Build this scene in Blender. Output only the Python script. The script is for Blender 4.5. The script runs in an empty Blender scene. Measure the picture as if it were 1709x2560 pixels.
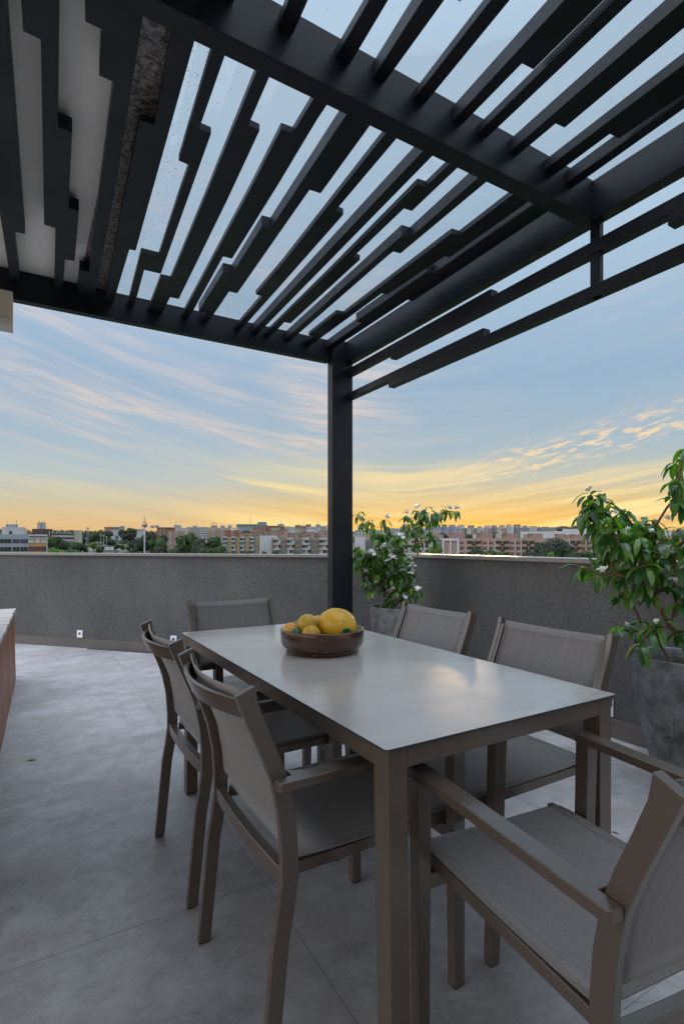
import bpy, bmesh, math, random
from mathutils import Vector, Matrix, noise
random.seed(7)
PI = math.pi
S = bpy.context.scene
C = S.collection
H = 1.174                      # eye height above the terrace floor
FX = 1329.3                    # focal length in pixels of the 1709 px wide photograph

# ------------------------------------------------------------------ camera
cam_d = bpy.data.cameras.new('camera')
cam = bpy.data.objects.new('camera', cam_d); C.objects.link(cam)
cam.location = (0, 0, H)
cam.rotation_euler = (PI / 2, 0, -math.radians(30.73))
cam_d.sensor_fit = 'HORIZONTAL'; cam_d.sensor_width = 36.0
cam_d.lens = FX / 1709 * 36.0
cam_d.shift_y = 78 / 1709
cam_d.clip_start = 0.05; cam_d.clip_end = 20000
S.camera = cam
S.render.resolution_x = 683; S.render.resolution_y = 1024
S.view_settings.view_transform = 'Standard'; S.view_settings.look = 'None'
S.view_settings.exposure = 0.0; S.view_settings.gamma = 1.0

# ------------------------------------------------------------------ node helpers
class NT:
    def __init__(s, tree):
        s.t = tree; s.n = tree.nodes; s.l = tree.links
    def node(s, typ, **kw):
        n = s.n.new(typ)
        for k, v in kw.items():
            if k in ('inputs',): continue
            setattr(n, k, v)
        return n
    def put(s, sock, v):
        if v is None: return
        if isinstance(v, bpy.types.NodeSocket): s.l.new(v, sock)
        else:
            try: sock.default_value = v
            except Exception:
                sock.default_value = (v[0], v[1], v[2], 1.0) if len(v) == 3 else v
    def math(s, op, a, b=None, c=None, clamp=False):
        n = s.node('ShaderNodeMath', operation=op); n.use_clamp = clamp
        s.put(n.inputs[0], a); s.put(n.inputs[1], b); s.put(n.inputs[2], c)
        return n.outputs[0]
    def mix(s, f, a, b, blend='MIX'):
        n = s.node('ShaderNodeMix', data_type='RGBA', blend_type=blend)
        s.put(n.inputs[0], f); s.put(n.inputs[6], a if not isinstance(a, tuple) else (*a[:3], 1)); s.put(n.inputs[7], b if not isinstance(b, tuple) else (*b[:3], 1))
        return n.outputs[2]
    def ramp(s, f, stops, interp='LINEAR'):
        n = s.node('ShaderNodeValToRGB'); cr = n.color_ramp; cr.interpolation = interp
        while len(cr.elements) < len(stops): cr.elements.new(0.5)
        for e, (p, c) in zip(cr.elements, stops):
            e.position = p; e.color = (*c[:3], 1) if not isinstance(c, (int, float)) else (c, c, c, 1)
        s.put(n.inputs[0], f)
        return n.outputs[0]
    def noise(s, vec, scale, detail=4, rough=0.5, dist=0.0, out=0):
        n = s.node('ShaderNodeTexNoise'); s.put(n.inputs['Vector'], vec)
        n.inputs['Scale'].default_value = scale; n.inputs['Detail'].default_value = detail
        n.inputs['Roughness'].default_value = rough; n.inputs['Distortion'].default_value = dist
        return n.outputs[out]
    def mapping(s, vec, rot=(0, 0, 0), scale=(1, 1, 1), loc=(0, 0, 0)):
        n = s.node('ShaderNodeMapping'); s.put(n.inputs[0], vec)
        n.inputs[1].default_value = loc; n.inputs[2].default_value = rot; n.inputs[3].default_value = scale
        return n.outputs[0]
    def smooth(s, v, a, b):
        n = s.node('ShaderNodeMapRange', interpolation_type='SMOOTHSTEP')
        s.put(n.inputs[0], v); n.inputs[1].default_value = a; n.inputs[2].default_value = b
        return n.outputs[0]

def lin(r, g, b):
    f = lambda c: (c / 255 / 12.92) if c / 255 <= 0.04045 else ((c / 255 + 0.055) / 1.055) ** 2.4
    return (f(r), f(g), f(b))

# ------------------------------------------------------------------ world: dusk sky
SUN_HEAD = math.radians(44.0)      # clockwise from +Y
SUN_ELEV = math.radians(2.2)
world = bpy.data.worlds.new('World'); S.world = world; world.use_nodes = True
w = NT(world.node_tree); w.n.clear()
wout = w.node('ShaderNodeOutputWorld'); bg = w.node('ShaderNodeBackground')
w.l.new(bg.outputs[0], wout.inputs[0])
tc = w.node('ShaderNodeTexCoord').outputs['Generated']
sep = w.node('ShaderNodeSeparateXYZ'); w.put(sep.inputs[0], tc)
dx, dy, dz = sep.outputs
zc = w.math('MAXIMUM', dz, 0.0)
SX, SY = math.sin(SUN_HEAD), math.cos(SUN_HEAD)
hl = w.math('SQRT', w.math('ADD', w.math('MULTIPLY', dx, dx), w.math('MULTIPLY', dy, dy)))
az = w.math('DIVIDE', w.math('ADD', w.math('MULTIPLY', dx, SX), w.math('MULTIPLY', dy, SY)), w.math('MAXIMUM', hl, 0.001))  # cos of azimuth to sun
warm = w.smooth(az, 0.84, 1.0)
front = w.smooth(az, -0.2, 0.6)
base_cool = w.ramp(zc, [(0.0, lin(228, 176, 124)), (0.025, lin(228, 188, 138)), (0.045, lin(222, 194, 150)), (0.075, lin(206, 199, 174)),
                        (0.115, lin(184, 198, 200)), (0.17, lin(166, 190, 207)), (0.28, lin(154, 182, 209)), (0.46, lin(172, 199, 222)), (0.62, lin(188, 212, 232)), (1.0, lin(186, 212, 236))])
base_warm = w.ramp(zc, [(0.0, lin(240, 164, 72)), (0.025, lin(245, 184, 84)), (0.045, lin(243, 190, 100)), (0.075, lin(228, 199, 140)),
                        (0.115, lin(194, 198, 184)), (0.17, lin(164, 188, 202)), (0.28, lin(150, 180, 206)), (0.46, lin(170, 198, 221)), (0.62, lin(188, 213, 233)), (1.0, lin(186, 212, 236))])
sky = w.mix(warm, base_cool, base_warm)
# physical dusk sky blended in
nish = w.node('ShaderNodeTexSky', sky_type='NISHITA'); nish.sun_disc = False
nish.sun_elevation = SUN_ELEV; nish.sun_rotation = SUN_HEAD; nish.air_density = 1.0; nish.dust_density = 1.5
nscaled = w.mix(1.0, nish.outputs[0], (0.1, 0.1, 0.1), 'MULTIPLY')
sky = w.mix(0.02, sky, nscaled)
# cirrus: noise in azimuth / elevation, drawn out along gently falling (left) and rising (right) streaks
AZ = w.math('ARCTAN2', dx, dy)                                   # clockwise from +Y
A0 = math.radians(37.5)
ar = w.math('SUBTRACT', AZ, A0)
EL = w.math('ARCSINE', dz)
absA = w.math('SQRT', w.math('ADD', w.math('MULTIPLY', ar, ar), 0.02))
def streaks(slope, along, across, seed, det=8, rough=0.62, wob=0.035, dist=0.3):
    cr = w.math('SUBTRACT', EL, w.math('MULTIPLY', absA, slope))
    cb = w.node('ShaderNodeCombineXYZ'); w.put(cb.inputs[0], ar); w.put(cb.inputs[1], cr); cb.inputs[2].default_value = seed
    wb = w.noise(cb.outputs[0], 3.0, 3, 0.5, out=0)
    cr2 = w.math('ADD', cr, w.math('MULTIPLY', w.math('SUBTRACT', wb, 0.5), wob))
    cb2 = w.node('ShaderNodeCombineXYZ'); w.put(cb2.inputs[0], w.math('MULTIPLY', ar, along)); w.put(cb2.inputs[1], w.math('MULTIPLY', cr2, across)); cb2.inputs[2].default_value = seed
    return w.noise(cb2.outputs[0], 1.0, det, rough, dist)
side = w.math('ADD', w.math('MULTIPLY', dx, 0.8595), w.math('MULTIPLY', dy, -0.511))
leftness = w.smooth(side, 0.22, -0.02)
cbp = w.node('ShaderNodeCombineXYZ'); w.put(cbp.inputs[0], ar); w.put(cbp.inputs[1], EL); cbp.inputs[2].default_value = 4.2
patch = w.smooth(w.noise(w.mapping(cbp.outputs[0], scale=(1, 1.6, 1)), 2.6, 3, 0.5), 0.34, 0.62)
m1 = w.smooth(streaks(0.24, 1.1, 11, 1.7, 7, 0.58), 0.36, 0.62)
m2 = w.smooth(streaks(0.22, 4.0, 62, 8.1, 6, 0.62, 0.05, 0.5), 0.42, 0.64)
m2b = w.smooth(streaks(0.34, 5.0, 95, 3.3, 5, 0.6, 0.06, 0.6), 0.46, 0.68)
cir = w.math('ADD', w.math('MULTIPLY', m1, 0.38), w.math('ADD', w.math('MULTIPLY', w.math('MULTIPLY', m2, w.math('ADD', 0.2, m1)), 0.75), w.math('MULTIPLY', w.math('MULTIPLY', m2b, m1), 0.5)))
cir = w.math('MULTIPLY', cir, w.math('ADD', 0.20, w.math('MULTIPLY', patch, 0.75)))
cir = w.math('MULTIPLY', cir, w.math('ADD', 0.28, w.math('MULTIPLY', leftness, 0.8)))
high = w.smooth(zc, 0.66, 0.40)
cir = w.math('MULTIPLY', cir, w.math('ADD', 0.38, w.math('MULTIPLY', w.smooth(zc, 0.12, 0.21), 0.62)))
cir = w.math('MULTIPLY', cir, w.math('ADD', 0.12, w.math('MULTIPLY', high, 0.88)), clamp=True)
ccol = w.ramp(zc, [(0.0, lin(255, 205, 110)), (0.07, lin(248, 212, 156)), (0.12, lin(238, 214, 182)), (0.2, lin(226, 209, 198)), (0.33, lin(208, 204, 208)), (0.6, lin(196, 206, 224))])
sky = w.mix(w.math('MULTIPLY', cir, 0.85), sky, ccol)
# low streaks glowing near the place where the sun went down
lowm = w.math('MULTIPLY', w.smooth(zc, 0.17, 0.10), w.smooth(zc, 0.01, 0.035))
m3 = w.smooth(streaks(0.17, 2.0, 40, 5.9, 6, 0.6, 0.04, 0.3), 0.42, 0.58)
m3b = w.smooth(streaks(0.17, 0.9, 18, 2.4, 4, 0.5), 0.36, 0.56)
sky = w.mix(w.math('MULTIPLY', w.math('MULTIPLY', w.math('MULTIPLY', m3, m3b), lowm), w.math('ADD', 0.12, w.math('MULTIPLY', warm, 1.0))), sky, (1.08, 0.84, 0.36))
# a few broad bright bands right of the post
m4 = w.smooth(streaks(0.20, 1.3, 26, 11.7, 6, 0.62, 0.05, 0.4), 0.46, 0.60)
mr = w.math('MULTIPLY', w.smooth(ar, -0.16, -0.02), w.smooth(ar, 0.62, 0.25))
m4 = w.math('MULTIPLY', w.math('MULTIPLY', m4, mr), w.math('MULTIPLY', w.smooth(zc, 0.165, 0.115), w.smooth(zc, 0.02, 0.05)))
sky = w.mix(w.math('MULTIPLY', m4, 0.6), sky, (1.0, 0.76, 0.38))
glow = w.math('MULTIPLY', w.smooth(az, 0.975, 1.0), w.smooth(zc, 0.075, 0.0))
sky = w.mix(w.math('MULTIPLY', glow, 0.75), sky, (1.2, 0.66, 0.12))
# small puffs to the right
puff_l = w.math('SUBTRACT', EL, w.math('MULTIPLY', w.math('MAXIMUM', ar, 0.0), 0.22))     # the band of puffs rises to the right
puff_z = w.math('MULTIPLY', w.smooth(puff_l, 0.14, 0.105), w.smooth(puff_l, 0.06, 0.085))
puff_s = w.smooth(ar, 0.03, 0.16)
cbq = w.node('ShaderNodeCombineXYZ'); w.put(cbq.inputs[0], w.math('MULTIPLY', ar, 22.0)); w.put(cbq.inputs[1], w.math('MULTIPLY', puff_l, 88.0))
pn = w.noise(cbq.outputs[0], 1.3, 5, 0.58, 0.15)
pmask = w.math('MULTIPLY', w.math('MULTIPLY', w.smooth(pn, 0.47, 0.64), puff_z), puff_s)
sky = w.mix(w.math('MULTIPLY', pmask, 0.85), sky, lin(253, 222, 178))
# unseen sky left, behind and overhead boosted and warmed as added fill light
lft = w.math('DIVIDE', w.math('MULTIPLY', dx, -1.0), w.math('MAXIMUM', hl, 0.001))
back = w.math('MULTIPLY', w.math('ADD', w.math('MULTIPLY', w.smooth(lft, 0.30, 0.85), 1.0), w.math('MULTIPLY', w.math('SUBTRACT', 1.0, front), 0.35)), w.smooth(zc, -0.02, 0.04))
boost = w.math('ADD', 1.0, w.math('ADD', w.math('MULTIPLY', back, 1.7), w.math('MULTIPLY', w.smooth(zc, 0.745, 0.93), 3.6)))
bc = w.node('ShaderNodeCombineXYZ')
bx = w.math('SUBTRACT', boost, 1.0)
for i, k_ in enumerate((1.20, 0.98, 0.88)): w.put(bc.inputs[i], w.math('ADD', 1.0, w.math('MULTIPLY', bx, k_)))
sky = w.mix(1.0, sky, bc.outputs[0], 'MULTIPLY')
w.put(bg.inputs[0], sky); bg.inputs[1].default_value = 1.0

sun_d = bpy.data.lights.new('sun', 'SUN'); sun_d.energy = 1.0; sun_d.angle = math.radians(10); sun_d.color = (1.0, 0.64, 0.34)
sun = bpy.data.objects.new('sun', sun_d); C.objects.link(sun)
sv = Vector((math.sin(SUN_HEAD) * math.cos(math.radians(3.5)), math.cos(SUN_HEAD) * math.cos(math.radians(3.5)), math.sin(math.radians(3.5))))
sun.rotation_euler = sv.to_track_quat('Z', 'Y').to_euler(); sun.location = (0, 0, 30)

# ------------------------------------------------------------------ materials
MATS = {}
def new_mat(name):
    m = bpy.data.materials.new(name); m.use_nodes = True
    t = NT(m.node_tree); b = m.node_tree.nodes['Principled BSDF']
    MATS[name] = m
    return m, t, b
def coords(t, kind='Object'):
    return t.node('ShaderNodeTexCoord').outputs[kind]
def bump(t, b, h, strength=0.3, dist=0.01):
    n = t.node('ShaderNodeBump'); n.inputs['Strength'].default_value = strength; n.inputs['Distance'].default_value = dist
    t.put(n.inputs['Height'], h); t.l.new(n.outputs[0], b.inputs['Normal'])
def plain(name, col, rough=0.6, var=0.12, scale=3.0, spec=0.5, bstr=0.0, bscale=80, kind='Object', metallic=0.0):
    m, t, b = new_mat(name)
    v = coords(t, kind)
    n = t.noise(v, scale, 5, 0.6)
    lo = tuple(c * (1 - var) for c in col); hi = tuple(min(1, c * (1 + var)) for c in col)
    t.put(b.inputs['Base Color'], t.ramp(n, [(0.3, lo), (0.7, hi)]))
    r = t.math('ADD', rough - 0.05, t.math('MULTIPLY', t.noise(v, scale * 4, 3), 0.1))
    t.put(b.inputs['Roughness'], r)
    b.inputs['Specular IOR Level'].default_value = spec; b.inputs['Metallic'].default_value = metallic
    if bstr: bump(t, b, t.noise(v, bscale, 3), bstr, 0.004)
    return m

# painted steel of the pergola with a little rust
m, t, b = new_mat('pergola_steel'); v = coords(t)
n1 = t.noise(v, 4, 5, 0.6); rust = t.smooth(t.noise(v, 1.7, 6, 0.7), 0.66, 0.76)
base = t.ramp(n1, [(0.3, (0.0065, 0.0082, 0.0125)), (0.7, (0.011, 0.013, 0.019))])
t.put(b.inputs['Base Color'], t.mix(t.math('MULTIPLY', rust, 0.3), base, (0.085, 0.048, 0.034)))
t.put(b.inputs['Roughness'], t.ramp(t.noise(v, 9, 4), [(0.3, 0.34), (0.7, 0.48)])); b.inputs['Specular IOR Level'].default_value = 0.25
bump(t, b, t.noise(v, 30, 4), 0.08, 0.004)

plain('chair_metal', (0.108, 0.082, 0.065), 0.24, 0.06, 5, 0.85, metallic=0.15)
plain('table_metal', (0.122, 0.092, 0.071), 0.34, 0.06, 5, 0.6, metallic=0.1)
# woven sling fabric
m, t, b = new_mat('sling_fabric'); v = coords(t)
sm = t.noise(v, 260, 2, 0.6)
strk = t.noise(t.mapping(v, scale=(70, 2.5, 2.5)), 2.0, 4)
base = t.ramp(sm, [(0.35, (0.125, 0.113, 0.107)), (0.65, (0.200, 0.182, 0.173))])
t.put(b.inputs['Base Color'], t.mix(0.35, base, t.ramp(strk, [(0.35, (0.125, 0.113, 0.107)), (0.65, (0.195, 0.178, 0.169))])))
b.inputs['Roughness'].default_value = 0.5; b.inputs['Specular IOR Level'].default_value = 0.5
b.inputs['Sheen Weight'].default_value = 0.25
bump(t, b, sm, 0.15, 0.0006)
plain('stitch', (0.30, 0.28, 0.26), 0.7)
plain('black_rubber', (0.02, 0.02, 0.02), 0.6)

# ceramic table top
m, t, b = new_mat('table_top'); v = coords(t)
vein = t.noise(t.mapping(v, rot=(0, 0, 0.7), scale=(1.2, 3.2, 1)), 1.6, 7, 0.62, 1.3)
vm = t.math('SUBTRACT', 1.0, t.smooth(t.math('ABSOLUTE', t.math('SUBTRACT', vein, 0.5)), 0.0, 0.028))
cloud = t.noise(t.mapping(v, scale=(1, 2.5, 1)), 2.3, 5, 0.6, 0.5)
vf = t.math('MULTIPLY', vm, t.smooth(t.noise(v, 1.3, 3), 0.48, 0.66))
base = t.ramp(cloud, [(0.3, (0.385, 0.355, 0.328)), (0.7, (0.465, 0.432, 0.40))])
t.put(b.inputs['Base Color'], t.mix(t.math('MULTIPLY', vf, 0.55), base, (0.20, 0.19, 0.18)))
smud = t.noise(v, 6, 5, 0.6)
t.put(b.inputs['Roughness'], t.ramp(smud, [(0.3, 0.15), (0.7, 0.23)])); b.inputs['IOR'].default_value = 2.0
plain('top_edge', (0.045, 0.045, 0.05), 0.4)

# terrace floor: large cement-look porcelain tiles
m, t, b = new_mat('floor_tile'); v = coords(t)
sp = t.node('ShaderNodeSeparateXYZ'); t.put(sp.inputs[0], v)
sk = t.math('SUBTRACT', sp.outputs[0], t.math('MULTIPLY', sp.outputs[1], 0.02))
def joint(val, off, pitch, wd):
    fr = t.math('FRACT', t.math('DIVIDE', t.math('SUBTRACT', val, off), pitch))
    d_ = t.math('MINIMUM', fr, t.math('SUBTRACT', 1.0, fr))
    return t.smooth(d_, wd / pitch, wd * 0.4 / pitch)
j = t.math('MAXIMUM', joint(sk, 0.675, 1.86, 0.0026), joint(sp.outputs[1], 1.72, 0.932, 0.003))
streak = t.noise(t.mapping(v, rot=(0, 0, -0.3), scale=(0.8, 1.5, 1)), 1.5, 9, 0.68, 0.9)
blot = t.noise(v, 2.1, 6, 0.62, 0.4); fine = t.noise(v, 60, 4, 0.65); mid_ = t.noise(v, 9, 7, 0.72, 0.5)
base = t.ramp(streak, [(0.36, (0.28, 0.262, 0.258)), (0.5, (0.43, 0.41, 0.412)), (0.64, (0.58, 0.562, 0.57))])
base = t.mix(0.45, base, t.ramp(mid_, [(0.36, (0.19, 0.17, 0.165)), (0.52, (0.44, 0.42, 0.42)), (0.66, (0.62, 0.605, 0.61))]))
ti = t.node('ShaderNodeCombineXYZ'); t.put(ti.inputs[0], t.math('FLOOR', t.math('DIVIDE', t.math('SUBTRACT', sk, 0.675), 1.86))); t.put(ti.inputs[1], t.math('FLOOR', t.math('DIVIDE', t.math('SUBTRACT', sp.outputs[1], 1.72), 0.932)))
wn = t.node('ShaderNodeTexWhiteNoise'); t.put(wn.inputs['Vector'], ti.outputs[0])
base = t.mix(1.0, base, t.ramp(wn.outputs['Value'], [(0.0, (0.78, 0.78, 0.79)), (1.0, (0.96, 0.955, 0.945))]), 'MULTIPLY')
brown = t.math('MULTIPLY', t.smooth(blot, 0.46, 0.64), 0.7)
base = t.mix(brown, base, (0.30, 0.262, 0.245))
base = t.mix(0.18, base, t.ramp(fine, [(0.3, (0.2, 0.2, 0.21)), (0.7, (0.5, 0.5, 0.51))]))
stain = t.smooth(t.noise(t.mapping(v, loc=(4, 2, 0), scale=(1.0, 1.6, 1)), 3.1, 6, 0.7, 0.6), 0.69, 0.74)
base = t.mix(t.math('MULTIPLY', stain, 0.35), base, (0.2, 0.165, 0.15))
speck = t.smooth(t.noise(v, 42, 2, 0.5), 0.76, 0.80)
base = t.mix(t.math('MULTIPLY', speck, 0.6), base, (0.10, 0.08, 0.07))
t.put(b.inputs['Base Color'], t.mix(t.math('MULTIPLY', j, 0.65), base, (0.15, 0.15, 0.155)))
t.put(b.inputs['Roughness'], t.ramp(blot, [(0.3, 0.36), (0.7, 0.52)])); b.inputs['Specular IOR Level'].default_value = 0.5
bump(t, b, t.math('SUBTRACT', t.math('MULTIPLY', fine, 0.15), j), 0.25, 0.002)

# rough render on the parapet
m, t, b = new_mat('stucco'); v = coords(t)
g = t.noise(v, 120, 3, 0.7); g2 = t.noise(v, 55, 4, 0.6); big = t.noise(v, 1.2, 5, 0.55)
base = t.ramp(g, [(0.36, (0.046, 0.046, 0.047)), (0.5, (0.088, 0.087, 0.088)), (0.64, (0.16, 0.157, 0.156))])
base = t.mix(0.35, base, t.ramp(g2, [(0.3, (0.05, 0.05, 0.052)), (0.7, (0.17, 0.165, 0.16))]))
drip = t.noise(t.mapping(v, scale=(2.2, 2.2, 0.35)), 2.4, 5, 0.6)
base = t.mix(1.0, base, t.ramp(big, [(0.3, (0.78, 0.78, 0.79)), (0.7, (1.2, 1.18, 1.15))]), 'MULTIPLY')
base = t.mix(1.0, base, t.ramp(drip, [(0.3, (0.94, 0.94, 0.94)), (0.7, (1.04, 1.04, 1.04))]), 'MULTIPLY')
t.put(b.inputs['Base Color'], base); b.inputs['Roughness'].default_value = 0.88; b.inputs['Specular IOR Level'].default_value = 0.3
bump(t, b, g, 0.55, 0.006)
# granite
m, t, b = new_mat('granite'); v = coords(t)
vo = t.node('ShaderNodeTexVoronoi'); t.put(vo.inputs['Vector'], v); vo.inputs['Scale'].default_value = 110
g = t.noise(v, 46, 5, 0.75, 0.6)
base = t.ramp(g, [(0.40, (0.02, 0.02, 0.021)), (0.47, (0.13, 0.11, 0.10)), (0.54, (0.34, 0.28, 0.24)), (0.64, (0.52, 0.48, 0.45))])
sp = t.node('ShaderNodeSeparateXYZ'); t.put(sp.inputs[0], v)
fr = t.math('FRACT', t.math('DIVIDE', t.math('ADD', sp.outputs[1], 0.03), 0.62))
jn = t.smooth(t.math('MINIMUM', fr, t.math('SUBTRACT', 1.0, fr)), 0.008, 0.004)
t.put(b.inputs['Base Color'], t.mix(jn, base, (0.32, 0.26, 0.2))); b.inputs['Roughness'].default_value = 0.4
plain('coping_stone', (0.20, 0.19, 0.18), 0.34, 0.25, 60, 0.5, 0.15, 70)
plain('skirting_tile', (0.115, 0.10, 0.094), 0.55, 0.18, 3, 0.4)
plain('soffit_paint', (0.86, 0.81, 0.75), 0.8, 0.05, 2, 0.2)
plain('facade_paint', (0.62, 0.60, 0.56), 0.85, 0.06, 1, 0.2)
plain('lamp_body', (0.58, 0.53, 0.46), 0.5, 0.04, 3)
plain('white_plastic', (0.72, 0.74, 0.76), 0.4, 0.03, 8)
plain('dark_hole', (0.02, 0.02, 0.02), 0.5)
plain('drain_metal', (0.05, 0.055, 0.065), 0.4, 0.2, 10)

# dusty glass roof over the slats
m = bpy.data.materials.new('roof_glass'); m.use_nodes = True; MATS['roof_glass'] = m
t = NT(m.node_tree); t.n.clear()
o_ = t.node('ShaderNodeOutputMaterial'); tr = t.node('ShaderNodeBsdfTransparent'); gl = t.node('ShaderNodeBsdfGlossy'); df = t.node('ShaderNodeBsdfDiffuse')
tr.inputs[0].default_value = (0.985, 0.985, 0.99, 1); gl.inputs['Roughness'].default_value = 0.03; df.inputs[0].default_value = (0.10, 0.095, 0.085, 1)
v = coords(t)
mx = t.node('ShaderNodeMixShader'); fr = t.node('ShaderNodeFresnel'); fr.inputs[0].default_value = 1.35
t.put(mx.inputs[0], t.math('MULTIPLY', fr.outputs[0], 0.2)); t.l.new(tr.outputs[0], mx.inputs[1]); t.l.new(gl.outputs[0], mx.inputs[2])
sp = t.node('ShaderNodeSeparateXYZ'); t.put(sp.inputs[0], v)
near = t.smooth(sp.outputs[0], 1.1, 0.45)
thr = t.math('SUBTRACT', 0.80, t.math('MULTIPLY', near, 0.13))
spk = t.math('GREATER_THAN', t.noise(t.mapping(v, rot=(0, 0, 0.5), scale=(1, 0.55, 1)), 120, 2, 0.6), thr)
mx2 = t.node('ShaderNodeMixShader'); t.put(mx2.inputs[0], t.math('MULTIPLY', spk, 0.55)); t.l.new(mx.outputs[0], mx2.inputs[1]); t.l.new(df.outputs[0], mx2.inputs[2])
t.l.new(mx2.outputs[0], o_.inputs[0])

# concrete planter
m, t, b = new_mat('planter_concrete'); v = coords(t)
a = t.noise(v, 3.2, 7, 0.65, 0.7); c_ = t.noise(v, 14, 6, 0.7, 0.3); st_ = t.noise(t.mapping(v, scale=(5, 5, 1.1)), 2.2, 6, 0.6, 0.4)
base = t.ramp(a, [(0.34, (0.06, 0.062, 0.063)), (0.5, (0.14, 0.143, 0.145)), (0.66, (0.24, 0.245, 0.25))])
base = t.mix(0.45, base, t.ramp(c_, [(0.38, (0.035, 0.035, 0.035)), (0.62, (0.27, 0.275, 0.28))]))
base = t.mix(t.math('MULTIPLY', t.smooth(st_, 0.56, 0.68), 0.45), base, (0.36, 0.37, 0.38))
t.put(b.inputs['Base Color'], base); b.inputs['Roughness'].default_value = 0.75; bump(t, b, c_, 0.5, 0.008)
plain('soil', (0.035, 0.026, 0.02), 0.95, 0.5, 30, 0.2, 0.8, 60)

# wood of the deck box
m, t, b = new_mat('wood_side'); v = coords(t)
gr = t.noise(t.mapping(v, scale=(14, 14, 0.8)), 3.0, 6, 0.6, 0.5)
ri = t.node('ShaderNodeNewGeometry').outputs['Random Per Island']
base = t.ramp(gr, [(0.3, (0.17, 0.058, 0.026)), (0.7, (0.40, 0.155, 0.072))])
t.put(b.inputs['Base Color'], t.mix(1.0, base, t.ramp(ri, [(0.0, (0.65, 0.65, 0.65)), (1.0, (1.25, 1.2, 1.15))]), 'MULTIPLY')); b.inputs['Roughness'].default_value = 0.5
bump(t, b, gr, 0.2, 0.003)
m, t, b = new_mat('wood_top'); v = coords(t)
gr = t.noise(t.mapping(v, scale=(1.2, 22, 10)), 2.4, 7, 0.65, 0.6)
ri = t.node('ShaderNodeNewGeometry').outputs['Random Per Island']
base = t.ramp(gr, [(0.3, (0.26, 0.23, 0.21)), (0.7, (0.50, 0.475, 0.45))])
t.put(b.inputs['Base Color'], t.mix(1.0, base, t.ramp(ri, [(0.0, (0.8, 0.78, 0.76)), (1.0, (1.1, 1.1, 1.1))]), 'MULTIPLY')); b.inputs['Roughness'].default_value = 0.7
bump(t, b, gr, 0.35, 0.003)

# bowl wood
m, t, b = new_mat('bowl_wood'); v = coords(t)
gr = t.noise(t.mapping(v, scale=(2, 2, 26)), 3.0, 6, 0.6, 0.7)
base = t.ramp(gr, [(0.3, (0.028, 0.011, 0.006)), (0.7, (0.080, 0.028, 0.014))])
vo = t.node('ShaderNodeTexVoronoi'); vo.distance = 'CHEBYCHEV'; t.put(vo.inputs['Vector'], t.mapping(v, scale=(1, 1, 1.6))); vo.inputs['Scale'].default_value = 17
sc = t.node('ShaderNodeSeparateColor'); t.put(sc.inputs[0], vo.outputs['Color'])
base = t.mix(t.math('MULTIPLY', t.smooth(sc.outputs[0], 0.90, 0.92), 0.5), base, (0.20, 0.075, 0.035))
t.put(b.inputs['Base Color'], base); b.inputs['Roughness'].default_value = 0.26; b.inputs['Coat Weight'].default_value = 0.3; b.inputs['Coat Roughness'].default_value = 0.2
def fruit(name, c1_, c2_, c3_, sc_=14, thr_=0.6):
    m, t, b = new_mat(name); v = coords(t)
    a = t.noise(v, sc_, 5, 0.6, 0.4); sp_ = t.smooth(t.noise(v, sc_ * 3.3, 4, 0.7), thr_, thr_ + 0.1)
    pat = t.smooth(t.noise(v, sc_ * 0.8, 4, 0.6), 0.56, 0.72)
    base = t.ramp(a, [(0.3, c1_), (0.7, c2_)])
    base = t.mix(t.math('MULTIPLY', pat, 0.75), base, c3_); base = t.mix(t.math('MULTIPLY', sp_, 0.75), base, tuple(x * 0.5 for x in c3_))
    t.put(b.inputs['Base Color'], base); b.inputs['Roughness'].default_value = 0.38; b.inputs['Subsurface Weight'].default_value = 0.0
    bump(t, b, a, 0.15, 0.003)
fruit('melon_skin', (0.60, 0.33, 0.010), (0.72, 0.43, 0.02), (0.46, 0.20, 0.01), 9)
fruit('passion_skin', (0.48, 0.28, 0.022), (0.62, 0.38, 0.035), (0.24, 0.14, 0.03), 24)
fruit('orange_skin', (0.62, 0.30, 0.04), (0.74, 0.40, 0.07), (0.40, 0.2, 0.05), 24)
fruit('brown_skin', (0.22, 0.12, 0.05), (0.34, 0.2, 0.09), (0.12, 0.07, 0.03), 30)
fruit('green_skin', (0.03, 0.10, 0.04), (0.07, 0.18, 0.07), (0.02, 0.05, 0.02), 20)
plain('sticker_white', (0.66, 0.66, 0.62), 0.5); plain('sticker_green', (0.0, 0.14, 0.06), 0.4)

# leaves
def leafmat(name, c1_, c2_, c3_, rough=0.32, trans=0.35, yellow=0.0):
    m = bpy.data.materials.new(name); m.use_nodes = True; MATS[name] = m
    t = NT(m.node_tree); b = t.n['Principled BSDF']; out = t.n['Material Output']
    ri = t.node('ShaderNodeNewGeometry').outputs['Random Per Island']
    base = t.ramp(ri, [(0.0, c1_), (0.5, c2_), (0.93, c3_), (1.0, c3_)])
    if yellow:
        base = t.mix(t.math('GREATER_THAN', ri, 1 - yellow), base, (0.55, 0.42, 0.02))
    v = coords(t)
    nn = t.noise(v, 25, 3)
    base = t.mix(1.0, base, t.ramp(nn, [(0.3, (0.8, 0.8, 0.8)), (0.7, (1.15, 1.15, 1.15))]), 'MULTIPLY')
    t.put(b.inputs['Base Color'], base); b.inputs['Roughness'].default_value = rough
    b.inputs['Specular IOR Level'].default_value = 0.6
    tl = t.node('ShaderNodeBsdfTranslucent'); t.put(tl.inputs[0], t.mix(1.0, base, (1.7, 2.2, 0.55), 'MULTIPLY'))
    mx = t.node('ShaderNodeMixShader'); mx.inputs[0].default_value = trans
    t.l.new(b.outputs[0], mx.inputs[1]); t.l.new(tl.outputs[0], mx.inputs[2]); t.l.new(mx.outputs[0], out.inputs[0])
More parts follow.
